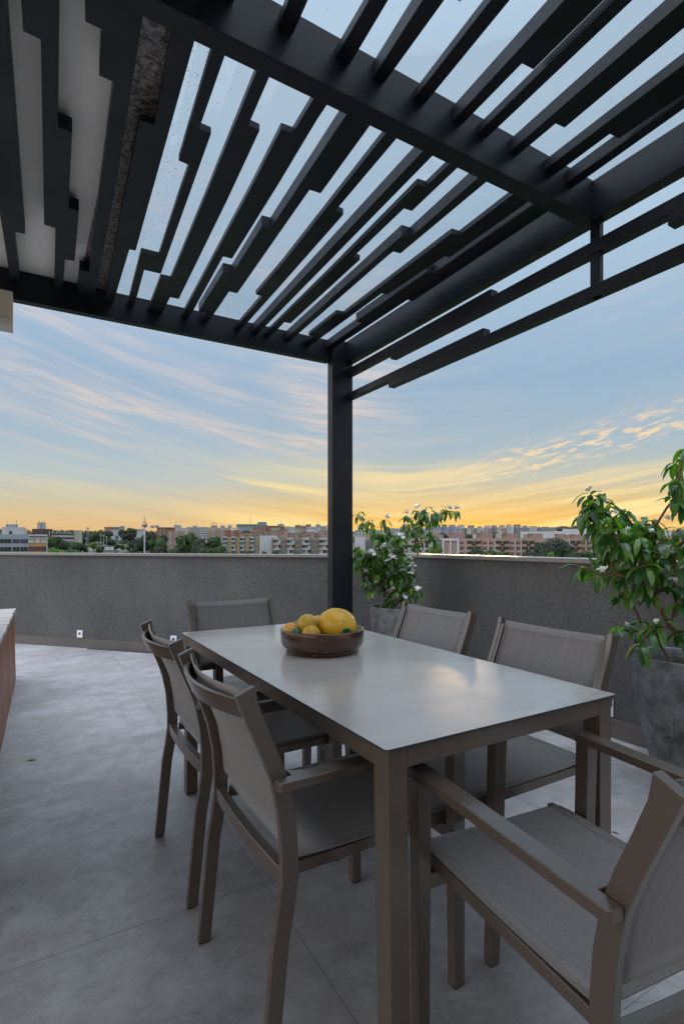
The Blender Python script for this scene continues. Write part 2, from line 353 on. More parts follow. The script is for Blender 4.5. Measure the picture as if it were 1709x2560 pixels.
leafmat('leaf', (0.024, 0.072, 0.024), (0.055, 0.14, 0.03), (0.15, 0.25, 0.04), 0.22, 0.38, 0.014)
leafmat('tree_green', (0.022, 0.050, 0.014), (0.04, 0.078, 0.02), (0.06, 0.10, 0.026), 0.7, 0.25)
leafmat('tree_dark', (0.012, 0.026, 0.012), (0.024, 0.042, 0.018), (0.04, 0.055, 0.025), 0.75, 0.2)
leafmat('tree_brown', (0.022, 0.024, 0.014), (0.04, 0.04, 0.022), (0.055, 0.052, 0.03), 0.8, 0.2)
leafmat('tree_lime', (0.045, 0.11, 0.015), (0.09, 0.17, 0.02), (0.14, 0.20, 0.03), 0.7, 0.3)
plain('petal', (0.86, 0.86, 0.82), 0.5, 0.03)
plain('bark', (0.14, 0.085, 0.055), 0.85, 0.3, 20, 0.2, 0.5, 60)
plain('twig', (0.10, 0.11, 0.05), 0.7, 0.3, 20, 0.2)
plain('trunk_far', (0.10, 0.08, 0.06), 0.9)

# city
def wallmat(name, c, rough=0.85, stain=0.1):
    m, t, b = new_mat(name); v = coords(t)
    dr = t.noise(t.mapping(v, scale=(0.5, 0.5, 0.12)), 1.2, 5, 0.6)
    t.put(b.inputs['Base Color'], t.ramp(dr, [(0.3, tuple(x * (1 - stain) for x in c)), (0.7, tuple(x * (1 + stain) for x in c))]))
    b.inputs['Roughness'].default_value = rough; b.inputs['Specular IOR Level'].default_value = 0.2
for nm, c in dict(c_white=(0.62, 0.63, 0.65), c_offwhite=(0.56, 0.53, 0.50), c_bluegrey=(0.40, 0.45, 0.50), c_grey=(0.30, 0.30, 0.30), c_dgrey=(0.10, 0.10, 0.10),
                  c_pink=(0.50, 0.31, 0.26), c_rose=(0.44, 0.26, 0.23), c_tan=(0.44, 0.30, 0.21), c_beige=(0.52, 0.44, 0.34), c_ochre=(0.45, 0.34, 0.17),
                  c_orange=(0.66, 0.31, 0.06), c_yellow=(0.70, 0.42, 0.06), c_brick=(0.38, 0.15, 0.09), c_green=(0.34, 0.50, 0.28), c_lav=(0.42, 0.44, 0.55),
                  c_louver=(0.22, 0.22, 0.22), c_red=(0.25, 0.05, 0.05), c_blue=(0.08, 0.25, 0.40), c_roof=(0.28, 0.26, 0.25), c_tile=(0.33, 0.12, 0.08), c_brown=(0.15, 0.10, 0.08),
                  c_steel=(0.33, 0.40, 0.46)).items():
    g_ = sum(c) / 3; wallmat(nm, tuple((x * .78 + g_ * .22) * .62 for x in c))
plain('win_dark', (0.018, 0.024, 0.03), 0.15, 0.5, 0.5); plain('win_teal', (0.10, 0.18, 0.20), 0.15, 0.4, 0.5)
plain('win_purple', (0.05, 0.035, 0.10), 0.2, 0.4, 0.5); plain('win_curtain', (0.42, 0.42, 0.40), 0.4, 0.3, 0.5); plain('win_maroon', (0.08, 0.04, 0.055), 0.2, 0.3, 0.5)
m, t, b = new_mat('ground'); v = coords(t)
n1 = t.noise(v, 0.02, 6, 0.6); n2 = t.noise(v, 0.3, 5, 0.6)
base = t.ramp(n1, [(0.35, (0.018, 0.030, 0.012)), (0.55, (0.045, 0.068, 0.022)), (0.7, (0.09, 0.09, 0.04))])
t.put(b.inputs['Base Color'], t.mix(0.4, base, t.ramp(n2, [(0.3, (0.03, 0.045, 0.02)), (0.7, (0.11, 0.13, 0.05))]))); b.inputs['Roughness'].default_value = 0.95

# ------------------------------------------------------------------ mesh helpers
def link(name, bm, mat, parent=None, bevel=0.0, smooth=False, seg=2, kind=None):
    me = bpy.data.meshes.new(name); bm.normal_update(); bm.to_mesh(me); bm.free()
    mats = mat if isinstance(mat, (list, tuple)) else [mat]
    for x in mats: me.materials.append(MATS[x])
    o = bpy.data.objects.new(name, me); C.objects.link(o)
    if parent: o.parent = parent
    if smooth or bevel:
        for p in me.polygons: p.use_smooth = True
    if bevel:
        md = o.modifiers.new('bevel', 'BEVEL'); md.width = bevel; md.segments = seg; md.limit_method = 'ANGLE'; md.angle_limit = math.radians(35)
        md.harden_normals = True
    elif smooth is True:
        pass
    if kind: o['kind'] = kind
    return o
def thing(name, label, cat, loc=(0, 0, 0), rz=0.0, group=None):
    o = bpy.data.objects.new(name, None); C.objects.link(o)
    o.location = loc; o.rotation_euler = (0, 0, rz); o.empty_display_size = 0.1
    o['label'] = label; o['category'] = cat; o['kind'] = 'thing'
    if group: o['group'] = group
    return o
def tag(o, label, cat, group=None):
    o['label'] = label; o['category'] = cat; o['kind'] = 'thing'
    if group: o['group'] = group
    return o
def box(bm, x0, x1, y0, y1, z0, z1, mi=0):
    vs = [bm.verts.new(p) for p in ((x0, y0, z0), (x1, y0, z0), (x1, y1, z0), (x0, y1, z0), (x0, y0, z1), (x1, y0, z1), (x1, y1, z1), (x0, y1, z1))]
    for f in ((3, 2, 1, 0), (4, 5, 6, 7), (0, 1, 5, 4), (1, 2, 6, 5), (2, 3, 7, 6), (3, 0, 4, 7)):
        fc = bm.faces.new([vs[i] for i in f]); fc.material_index = mi
def prism(bm, pts, lo, hi, axis='z', mi=0):
    """extrude a 2D polygon (counter-clockwise or not) between lo and hi along an axis"""
    def P(a, b_, c_):
        return {'z': (a, b_, c_), 'x': (c_, a, b_), 'y': (a, c_, b_)}[axis]
    A = [bm.verts.new(P(p[0], p[1], lo)) for p in pts]; B = [bm.verts.new(P(p[0], p[1], hi)) for p in pts]
    n = len(pts); fs = []
    fs.append(bm.faces.new(A)); fs.append(bm.faces.new(B[::-1]))
    for i in range(n):
        fs.append(bm.faces.new((A[i], B[i], B[(i + 1) % n], A[(i + 1) % n])))
    for f in fs: f.material_index = mi
    bmesh.ops.recalc_face_normals(bm, faces=fs)
def quad(bm, a, b_, c_, d, mi=0):
    f = bm.faces.new([bm.verts.new(p) for p in (a, b_, c_, d)]); f.material_index = mi; return f
def lathe(bm, prof, n=48, mi=0, cx=0, cy=0):
    rings = []
    for r, z in prof:
        if r < 1e-5: rings.append([bm.verts.new((cx, cy, z))])
        else: rings.append([bm.verts.new((cx + r * math.cos(2 * PI * i / n), cy + r * math.sin(2 * PI * i / n), z)) for i in range(n)])
    for a, b_ in zip(rings, rings[1:]):
        for i in range(n):
            j = (i + 1) % n
            if len(a) == 1 and len(b_) == 1: continue
            if len(a) == 1: f = bm.faces.new((a[0], b_[j], b_[i]))
            elif len(b_) == 1: f = bm.faces.new((a[i], a[j], b_[0]))
            else: f = bm.faces.new((a[i], a[j], b_[j], b_[i]))
            f.material_index = mi
def tube(bm, pts, rad, n=6, mi=0):
    rings = []
    pts = [Vector(p) for p in pts]
    for i, p in enumerate(pts):
        d = (pts[min(i + 1, len(pts) - 1)] - pts[max(i - 1, 0)])
        if d.length < 1e-6: d = Vector((0, 0, 1))
        d.normalize(); u = d.orthogonal().normalized() if abs(d.z) > 0.95 else d.cross(Vector((0, 0, 1))).normalized()
        v = d.cross(u); r = rad[i] if isinstance(rad, (list, tuple)) else rad
        rings.append([bm.verts.new(p + (u * math.cos(2 * PI * k / n) + v * math.sin(2 * PI * k / n)) * r) for k in range(n)])
    for a, b_ in zip(rings, rings[1:]):
        for k in range(n):
            f = bm.faces.new((a[k], a[(k + 1) % n], b_[(k + 1) % n], b_[k])); f.material_index = mi
    for rg in (rings[0], rings[-1]):
        try: bm.faces.new(rg).material_index = mi
        except ValueError: pass
def copy_tree(o, parent=None):
    c = o.copy(); C.objects.link(c)
    if parent is not None: c.parent = parent
    for ch in list(o.children): copy_tree(ch, c)
    return c
BM = bmesh.new
# a point of the world at pixel (px, py) of the 1709 x 2560 photograph and a real distance d ahead
RX, RY, FWX, FWY = 0.8595, -0.511, 0.511, 0.8595
def W(px, py, d):
    u = (px - 854.5) / FX
    return Vector((RX * u * d + FWX * d, RY * u * d + FWY * d, H + (1358 - py) * d / FX))

# ------------------------------------------------------------------ terrace
def wall_line(X):   # the parapet that runs diagonally on the left
    return 7.313 - 1.0720 * (X + 0.101)
RWX = 3.05; CY = wall_line(RWX)
bm = BM()
P0 = (-4.6, -4.0); P1 = (RWX, -4.0); P2 = (RWX, CY); P3 = (-4.6, wall_line(-4.6))
prism(bm, [P0, P1, P2, P3], -0.25, 0.0)
link('terrace_floor', bm, 'floor_tile', kind='structure')

def wall_run(name, a, b_, h, label, side):
    """parapet from a to b; side = unit vector pointing outwards"""
    t_ = thing(name, label, 'parapet wall', (0, 0, 0))
    th = 0.15
    ax, ay = a; bx_, by = b_; sx, sy = side
    def strip(o0, o1, z0, z1, nm, mt, bev=0.0, e0=0.0, e1=0.0):
        bm = BM()
        L = math.hypot(bx_ - ax, by - ay); dxn, dyn = (bx_ - ax) / L, (by - ay) / L
        A = (ax - dxn * e0, ay - dyn * e0); B = (bx_ + dxn * e1, by + dyn * e1)
        prism(bm, [(A[0] + sx * o0, A[1] + sy * o0), (B[0] + sx * o0, B[1] + sy * o0), (B[0] + sx * o1, B[1] + sy * o1), (A[0] + sx * o1, A[1] + sy * o1)], z0, z1)
        link(nm, bm, mt, t_, bevel=bev)
    return t_, strip
n_ = Vector((1.072, 1.0)).normalized()
wl, st = wall_run('parapet_wall', P3, P2, 1.062, 'dark grey stucco parapet running diagonally behind the far end of the table', (n_.x, n_.y))
st(0.0, 0.15, -0.25, 1.034, 'wall_face', 'stucco')
st(-0.022, 0.19, 1.034, 1.062, 'coping', 'coping_stone', 0.003)
st(-0.012, -0.001, 0.001, 0.10, 'skirting', 'skirting_tile', 0.002, 0, 0.02)
wr, st = wall_run('parapet_wall', (RWX, CY + 0.0), P1, 1.075, 'dark grey stucco parapet on the right, behind the two planters', (1, 0))
st(0.0, 0.15, -0.25, 1.045, 'wall_face', 'stucco', 0, 0.06)
st(-0.022, 0.21, 1.045, 1.075, 'coping', 'coping_stone', 0.003, 0.04)
st(-0.012, -0.001, 0.001, 0.115, 'skirting', 'skirting_tile', 0.002, 0, 0)

# sockets on the walls
def wall_plate(px, py, wpx, hh, label, on_left=True):
    u = (px - 854.5) / FX
    if on_left:
        d = (7.313 - 1.072 * 0.101) / ((FWY + RY * u) + 1.072 * (FWX + RX * u))
        rz = math.atan2(-0.938, 0.875)
    else:
        d = RWX / (FWX + RX * u); rz = -PI / 2
    p = W(px, py, d)
    t_ = thing('power_socket', label, 'socket', (p.x, p.y, p.z), rz)
    ww = 0.075
    bm = BM(); box(bm, -ww / 2, ww / 2, -0.010, 0.0, -hh / 2, hh / 2); link('plate', bm, 'white_plastic', t_, bevel=0.002)
    bm = BM(); prism(bm, [(0.014 * math.cos(a * PI / 8), 0.006 + 0.014 * math.sin(a * PI / 8)) for a in range(16)], -0.012, -0.0101, 'y'); link('outlet_hole', bm, 'dark_hole', t_)
    return t_
wall_plate(200.5, 1585, 16, 0.082, 'white square socket low on the parapet, to the left of the chairs')
wall_plate(434.5, 1599, 19, 0.082, 'white square socket low on the parapet, peeking over the nearest-left chair backs')
wall_plate(1519, 1768, 8, 0.10, 'slim pale socket on the right parapet beside the table corner', False)
# linear drain at the foot of the parapet
a_ = Vector((0.62, wall_line(0.62) , 0)); b_ = Vector((1.75, wall_line(1.75), 0)); nn_ = Vector((n_.x, n_.y, 0))
bm = BM()
for o0, o1, z0 in ((-0.055, -0.02, 0.0045),):
    q = [a_ - nn_ * 0.055, b_ - nn_ * 0.055, b_ - nn_ * 0.02, a_ - nn_ * 0.02]
    prism(bm, [(p.x, p.y) for p in q], 0.0005, 0.004)
tag(link('floor_drain', bm, 'drain_metal'), 'thin dark linear drain cover on the floor along the diagonal parapet', 'drain')

# ------------------------------------------------------------------ pergola
ZB = H + 1.433; ZT = H + 1.605; SB = H + 1.53
per = thing('pergola', 'black steel pergola with stepped slats over the dining table', 'pergola', (2.16, 3.66, 0))
PL = Vector((2.16, 3.66, 0))
def ppart(name, bm, mat='pergola_steel', bevel=0.003):
    o = link(name, bm, mat, per, bevel=bevel); o.location = -PL; return o
bm = BM(); box(bm, 2.066, 2.252, 3.620, 3.70, 0.0, ZT); ppart('post', bm)
bm = BM(); box(bm, -3.2, 2.066, 3.66, 3.72, ZB, ZT); ppart('beam', bm)
def sx(Y, X0, Y0=3.6, k=0.017): return X0 - k * (Y0 - Y)
bm = BM()
prism(bm, [(sx(3.62, 2.190), 3.62), (sx(-1.6, 2.190), -1.6), (sx(-1.6, 2.255), -1.6), (sx(3.62, 2.255), 3.62)], ZB, ZT); ppart('beam', bm)
bm = BM(); box(bm, -3.2, 2.152, 1.453, 1.52, ZB, ZT); ppart('beam', bm)

def slat(L, R, h, z0=SB):
    bm = BM(); pts = [(x, y) for x, y in L] + [(x, y) for x, y in reversed(R)]
    prism(bm, pts, z0, z0 + h); return ppart('slat', bm, bevel=0.0012)
tn, tk = 0.026, 0.056
Ya, Yb = 1.522, 3.658
far = [
 # left bottom edge, right bottom edge, height  (plan outlines, metres)
 ([(-.13, Ya), (-.103, 2.935), (-.082, 3.485), (-.08, Yb)], [(-.046, Ya), (-.046, 1.77), (-.002, 3.063), (-.047, 3.067), (-.032, 3.526), (-.03, Yb)], tk),
 ([(-.02, Ya), (-.011, 1.749), (-.007, 1.851), (.039, 1.855), (.061, 2.486), (.076, 2.925), (.124, 2.928), (.143, 3.482), (.148, Yb)], [(.075, Ya), (.082, 1.694), (.102, 2.21), (.149, 2.215), (.167, 2.72), (.211, 2.725), (.228, 3.218), (.182, 3.226), (.188, 3.47), (.19, Yb)], tk),
 ([(.14, Ya), (.143, 1.657), (.15, 1.724), (.194, 1.726), (.206, 1.9), (.251, 1.903), (.27, 2.362), (.307, 3.30), (.259, 3.305), (.271, Yb)], [(.29, Ya), (.293, 1.63), (.327, 2.328), (.369, 3.589), (.37, Yb)], tk),
 ([(.375, Ya), (.376, 1.63), (.404, 2.019), (.354, 2.026), (.366, 2.305), (.422, 3.523), (.425, Yb)], [(.440, Ya), (.442, 1.63), (.473, 2.42), (.494, 2.94), (.464, 2.945), (.475, 3.465), (.48, Yb)], tn),
 ([(.495, Ya), (.497, 1.653), (.525, 2.16), (.568, 2.165), (.58, 2.42), (.609, 2.94), (.521, 2.943), (.553, 3.51), (.56, Yb)], [(.535, Ya), (.537, 1.625), (.55, 1.955), (.595, 1.957), (.619, 2.389), (.659, 3.119), (.570, 3.123), (.592, 3.471), (.6, Yb)], tn),
 ([(.643, Ya), (.644, 1.653), (.682, 2.35), (.722, 3.168), (.668, 3.172), (.69, Yb)], [(.687, Ya), (.687, 1.626), (.70, 1.848), (.745, 1.85), (.772, 2.3), (.824, 3.384), (.772, 3.388), (.78, Yb)], tn),
 ([(.848, Ya), (.851, 1.646), (.855, 1.80), (.81, 1.804), (.834, 2.18), (.898, 3.53), (.905, Yb)], [(.902, Ya), (.904, 1.699), (.924, 2.065), (.953, 2.758), (.905, 2.762), (.945, 3.472), (.95, Yb)], tn),
 ([(.978, Ya), (.985, 1.672), (1.015, 2.27), (1.022, 2.40), (.979, 2.405), (1.006, 2.92), (.957, 2.925), (.977, 3.42), (.98, 3.50), (1.03, 3.505), (1.04, Yb)], [(1.083, Ya), (1.083, 1.623), (1.108, 2.046), (1.056, 2.05), (1.074, 2.4), (1.113, 3.125), (1.062, 3.128), (1.079, 3.471), (1.085, Yb)], tk),
 ([(1.153, Ya), (1.155, 1.65), (1.205, 2.66), (1.214, 3.08), (1.262, 3.085), (1.275, 3.53), (1.28, Yb)], [(1.203, Ya), (1.204, 1.623), (1.224, 2.115), (1.268, 2.12), (1.271, 2.136), (1.301, 2.908), (1.32, 3.476), (1.325, Yb)], tn),
 ([(1.330, Ya), (1.332, 1.67), (1.404, 3.57), (1.407, Yb)], [(1.38, Ya), (1.38, 1.622), (1.451, 3.481), (1.458, Yb)], tk),
 ([(1.467, Ya), (1.469, 1.647), (1.474, 1.778), (1.433, 1.782), (1.47, 2.6), (1.503, 3.53), (1.507, Yb)], [(1.511, Ya), (1.511, 1.622), (1.528, 1.94), (1.485, 1.944), (1.504, 2.411), (1.549, 2.415), (1.582, 3.362), (1.537, 3.366), (1.547, 3.486), (1.553, Yb)], tn),
 ([(1.626, Ya), (1.628, 1.665), (1.654, 2.118), (1.606, 2.122), (1.668, 3.577), (1.67, Yb)], [(1.675, Ya), (1.675, 1.62), (1.70, 2.255), (1.656, 2.26), (1.655, 2.296), (1.71, 3.483), (1.716, Yb)], tk),
 ([(1.834, Ya), (1.836, 1.647), (1.85, 1.975), (1.805, 1.979), (1.827, 3.058), (1.777, 3.062), (1.787, 3.487), (1.83, 3.49), (1.83, Yb)], [(1.887, Ya), (1.887, 1.622), (1.935, 1.626), (1.95, 2.151), (1.918, 2.155), (1.912, 2.67), (1.873, 2.674), (1.889, 3.487), (1.893, Yb)], tn),
 ([(1.966, Ya), (1.968, 1.622), (1.985, 2.33), (1.943, 2.335), (1.955, 3.10), (2.003, 3.105), (2.016, 3.58), (2.017, Yb)], [(2.048, Ya), (2.048, 1.62), (2.068, 1.625), (2.102, 2.658), (2.062, 2.662), (2.076, 3.492), (2.08, Yb)], tk),
]
for L, R, h in far: slat(L, R, h)
Yc = 1.451; Yn = -1.45
def ext(x, k=0.02): return x - k * 2.3
near = [
 ([(-.10, Yc), (-.14, Yn)], [(-.05, Yc), (-.09, Yn)], tk), ([(.06, Yc), (.02, Yn)], [(.15, Yc), (.11, Yn)], tk), ([(.24, Yc), (.2, Yn)], [(.34, Yc), (.30, Yn)], tk),
 ([(.44, Yc), (.4, Yn)], [(.505, Yc), (.46, Yn)], tn),
 ([(.642, Yc), (.636, 1.364), (.60, Yn)], [(.690, Yc), (.683, 1.336), (.64, Yn)], 0.030),
 ([(.837, Yc), (.831, 1.248), (.77, Yn)], [(.890, Yc), (.877, 1.221), (.82, Yn)], 0.030),
 ([(.980, Yc), (.960, 1.172), (.90, Yn)], [(1.024, Yc), (1.012, 1.124), (1.054, 1.12), (1.00, Yn)], 0.052),
 ([(1.148, Yc), (1.125, 1.073), (1.06, Yn)], [(1.194, Yc), (1.171, 1.046), (1.11, Yn)], 0.030),
 ([(1.329, Yc), (1.303, 0.968), (1.25, Yn)], [(1.370, Yc), (1.359, 1.164), (1.408, 1.160), (1.398, 0.911), (1.35, Yn)], 0.055),
 ([(1.449, Yc), (1.425, 0.895), (1.37, Yn)], [(1.494, Yc), (1.490, 1.339), (1.468, 0.869), (1.41, Yn)], 0.032),
 ([(1.625, Yc), (1.593, 0.795), (1.54, Yn)], [(1.667, Yc), (1.659, 1.268), (1.704, 1.264), (1.678, 0.838), (1.63, Yn)], 0.050),
 ([(1.825, Yc), (1.806, 0.904), (1.77, Yn)], [(1.886, Yc), (1.875, 1.197), (1.926, 1.193), (1.927, 0.962), (1.88, Yn)], 0.040),
 ([(1.971, Yc), (1.947, 0.972), (1.91, Yn)], [(2.021, Yc), (1.990, 0.995), (1.95, Yn)], 0.052),
]
for L, R, h in near: slat(L, R, h)
# horizontal rails beside the right beam, made of staggered tubes
def rail(y0, y1, z0, z1, xo=0.0):
    bm = BM()
    a, b2 = 2.203 + xo, 2.256 + xo
    prism(bm, [(sx(y0, a), y0), (sx(y1, a), y1), (sx(y1, b2), y1), (sx(y0, b2), y0)], H + z0, H + z1); return bm
def rail_group(specs):
    bm = BM()
    me = None
    o = ppart('rail', rail(*specs[0]), bevel=0.002)
    for s_ in specs[1:]:
        ppart('rail', rail(*s_), bevel=0.002)
rail_group([(3.62, 2.076, 1.333, 1.388), (3.03, -1.6, 1.290, 1.346, 0.0015), (1.14, -1.6, 1.245, 1.2885)])
rail_group([(3.62, 2.132, 1.146, 1.195), (3.055, -1.6, 1.098, 1.150, 0.0015)])
bm = BM(); box(bm, 2.175, 2.203, 1.435, 1.483, H + 1.098, ZB); ppart('rail_strut', bm)
# dusty glass above the slats
bm = BM(); box(bm, 0.46, 2.18, -1.55, 3.71, ZT + 0.012, ZT + 0.020); ppart('glass_roof', bm, 'roof_glass', bevel=0)

# ------------------------------------------------------------------ house: soffit, granite fascia and wall out of frame to the left
hs = thing('house_eave', 'cream plastered eave with speckled granite edge above the left slats', 'eave', (-1.5, 0, 0))
def hpart(nm, bm, mt, bev=0.0):
    o = link(nm, bm, mt, hs, bevel=bev); o.location = (1.5, 0, 0); return o
bm = BM(); box(bm, -3.2, 0.285, -3.2, 3.69, ZT + 0.004, ZT + 0.20); hpart('soffit', bm, 'soffit_paint')
bm = BM(); box(bm, 0.286, 0.452, -3.2, 3.69, ZT + 0.004, ZT + 0.18); hpart('granite_edge', bm, 'granite', 0.002)
bm = BM(); box(bm, 0.453, 0.459, -3.2, 3.69, ZT + 0.0, ZT + 0.08); hpart('flashing', bm, 'white_plastic')
bm = BM(); box(bm, -4.6, 3.04, -3.4, -3.2, 0.0, ZT + 0.20)
hw = link('house_wall', bm, 'facade_paint'); tag(hw, 'pale plastered house wall closing the terrace behind the camera', 'wall')

# lamp box under the left beam
lb = thing('wall_lamp', 'beige metal box lamp hanging below the beam at the left edge', 'lamp', (-0.40, 3.10, H + 1.15))
q = [(-0.02, -0.070), (0.0, 0.085)]
bm = BM(); prism(bm, [(-0.035, -0.045), (-0.035, 0.085), (0.10, 0.085), (0.10, -0.045)], -0.9, 0.345, 'x')
bmesh.ops.translate(bm, verts=bm.verts, vec=(0, 0, 0)); link('housing', bm, 'lamp_body', lb, bevel=0.002)
bm = BM(); prism(bm, [(-0.035, -0.047), (0.10, -0.047), (0.10, -0.075), (-0.02, -0.075)], -0.9, 0.345, 'x'); link('lower_lip', bm, 'lamp_body', lb, bevel=0.002)

# ------------------------------------------------------------------ wooden box on the left
wb = thing('deck_box', 'weathered timber box with reddish slatted side against the left edge', 'wooden box', (-0.135, 3.6, 0), -0.027)
bm = BM(); y = 1.9
while y < 5.33:
    wdt = 0.094; box(bm, -0.024, 0.0, y - 3.6, y - 3.6 + wdt - 0.011, 0.0, 0.585); y += wdt
box(bm, -0.05, -0.026, 1.9 - 3.6, 5.33 - 3.6, 0, 0.584)
for v_ in bm.verts: v_.co.x += 0.015 - 0.013 * v_.co.z / 0.585
link('side_slats', bm, 'wood_side', wb, bevel=0.002)
bm = BM(); y = 1.9
while y < 5.33:
    wdt = 0.135; box(bm, -2.4, 0.014 + random.uniform(-.004, .004), y - 3.6, min(y + wdt - 0.012, 5.35) - 3.6, 0.587, 0.617 + random.uniform(-.003, .003)); y += wdt
link('top_boards', bm, 'wood_top', wb, bevel=0.003)

# ------------------------------------------------------------------ table
tb = thing('dining_table', 'long dining table with pale stone-look top and taupe metal frame', 'table', (1.028, 1.720, 0))
tx, ty = 0.3955, 0.8325
bm = BM()
cr = 0.006
prism(bm, [(-tx + cr, -ty), (tx - cr, -ty), (tx, -ty + cr), (tx, ty - cr), (tx - cr, ty), (-tx + cr, ty), (-tx, ty - cr), (-tx, -ty + cr)], 0.7445, 0.75)
o = link('tabletop', bm, ['table_top', 'top_edge'], tb)
for p in o.data.polygons:
    if p.normal.z < 0.5: p.material_index = 1
ix, iy = tx - 0.010, ty - 0.010
lw = 0.052
for sxn in (-1, 1):
    for syn in (-1, 1):
        bm = BM()
        x0 = min(sxn * ix, sxn * (ix - lw)); y0 = min(syn * iy, syn * (iy - lw))
        box(bm, x0, x0 + lw, y0, y0 + lw, 0.004, 0.7435)
        if sxn == -1 and syn == -1:
            for v_ in bm.verts:
                if v_.co.z < 0.1: v_.co.x += 0.010; v_.co.y -= 0.004
        l_ = link('leg', bm, 'table_metal', tb, bevel=0.0025)
        bm = BM(); box(bm, x0 + 0.003, x0 + lw - 0.003, y0 + 0.003, y0 + lw - 0.003, 0.0, 0.0035); link('foot_pad', bm, 'black_rubber', l_)
for sgn in (-1, 1):
    bm = BM(); x0 = min(sgn * (ix - 0.001), sgn * (ix - 0.026)); box(bm, x0, x0 + 0.025, -iy + lw + 0.001, iy - lw - 0.001, 0.698, 0.7435); link('apron', bm, 'table_metal', tb, bevel=0.0015)
    bm = BM(); y0 = min(sgn * (iy - 0.001), sgn * (iy - 0.026)); box(bm, -ix + lw + 0.001, ix - lw - 0.001, y0, y0 + 0.025, 0.698, 0.7435); link('apron', bm, 'table_metal', tb, bevel=0.0015)
bm = BM(); box(bm, -ix - 0.0005, -ix + 0.0008, -0.06, -0.02, 0.712, 0.730); link('joint_plate', bm, 'table_metal', tb)

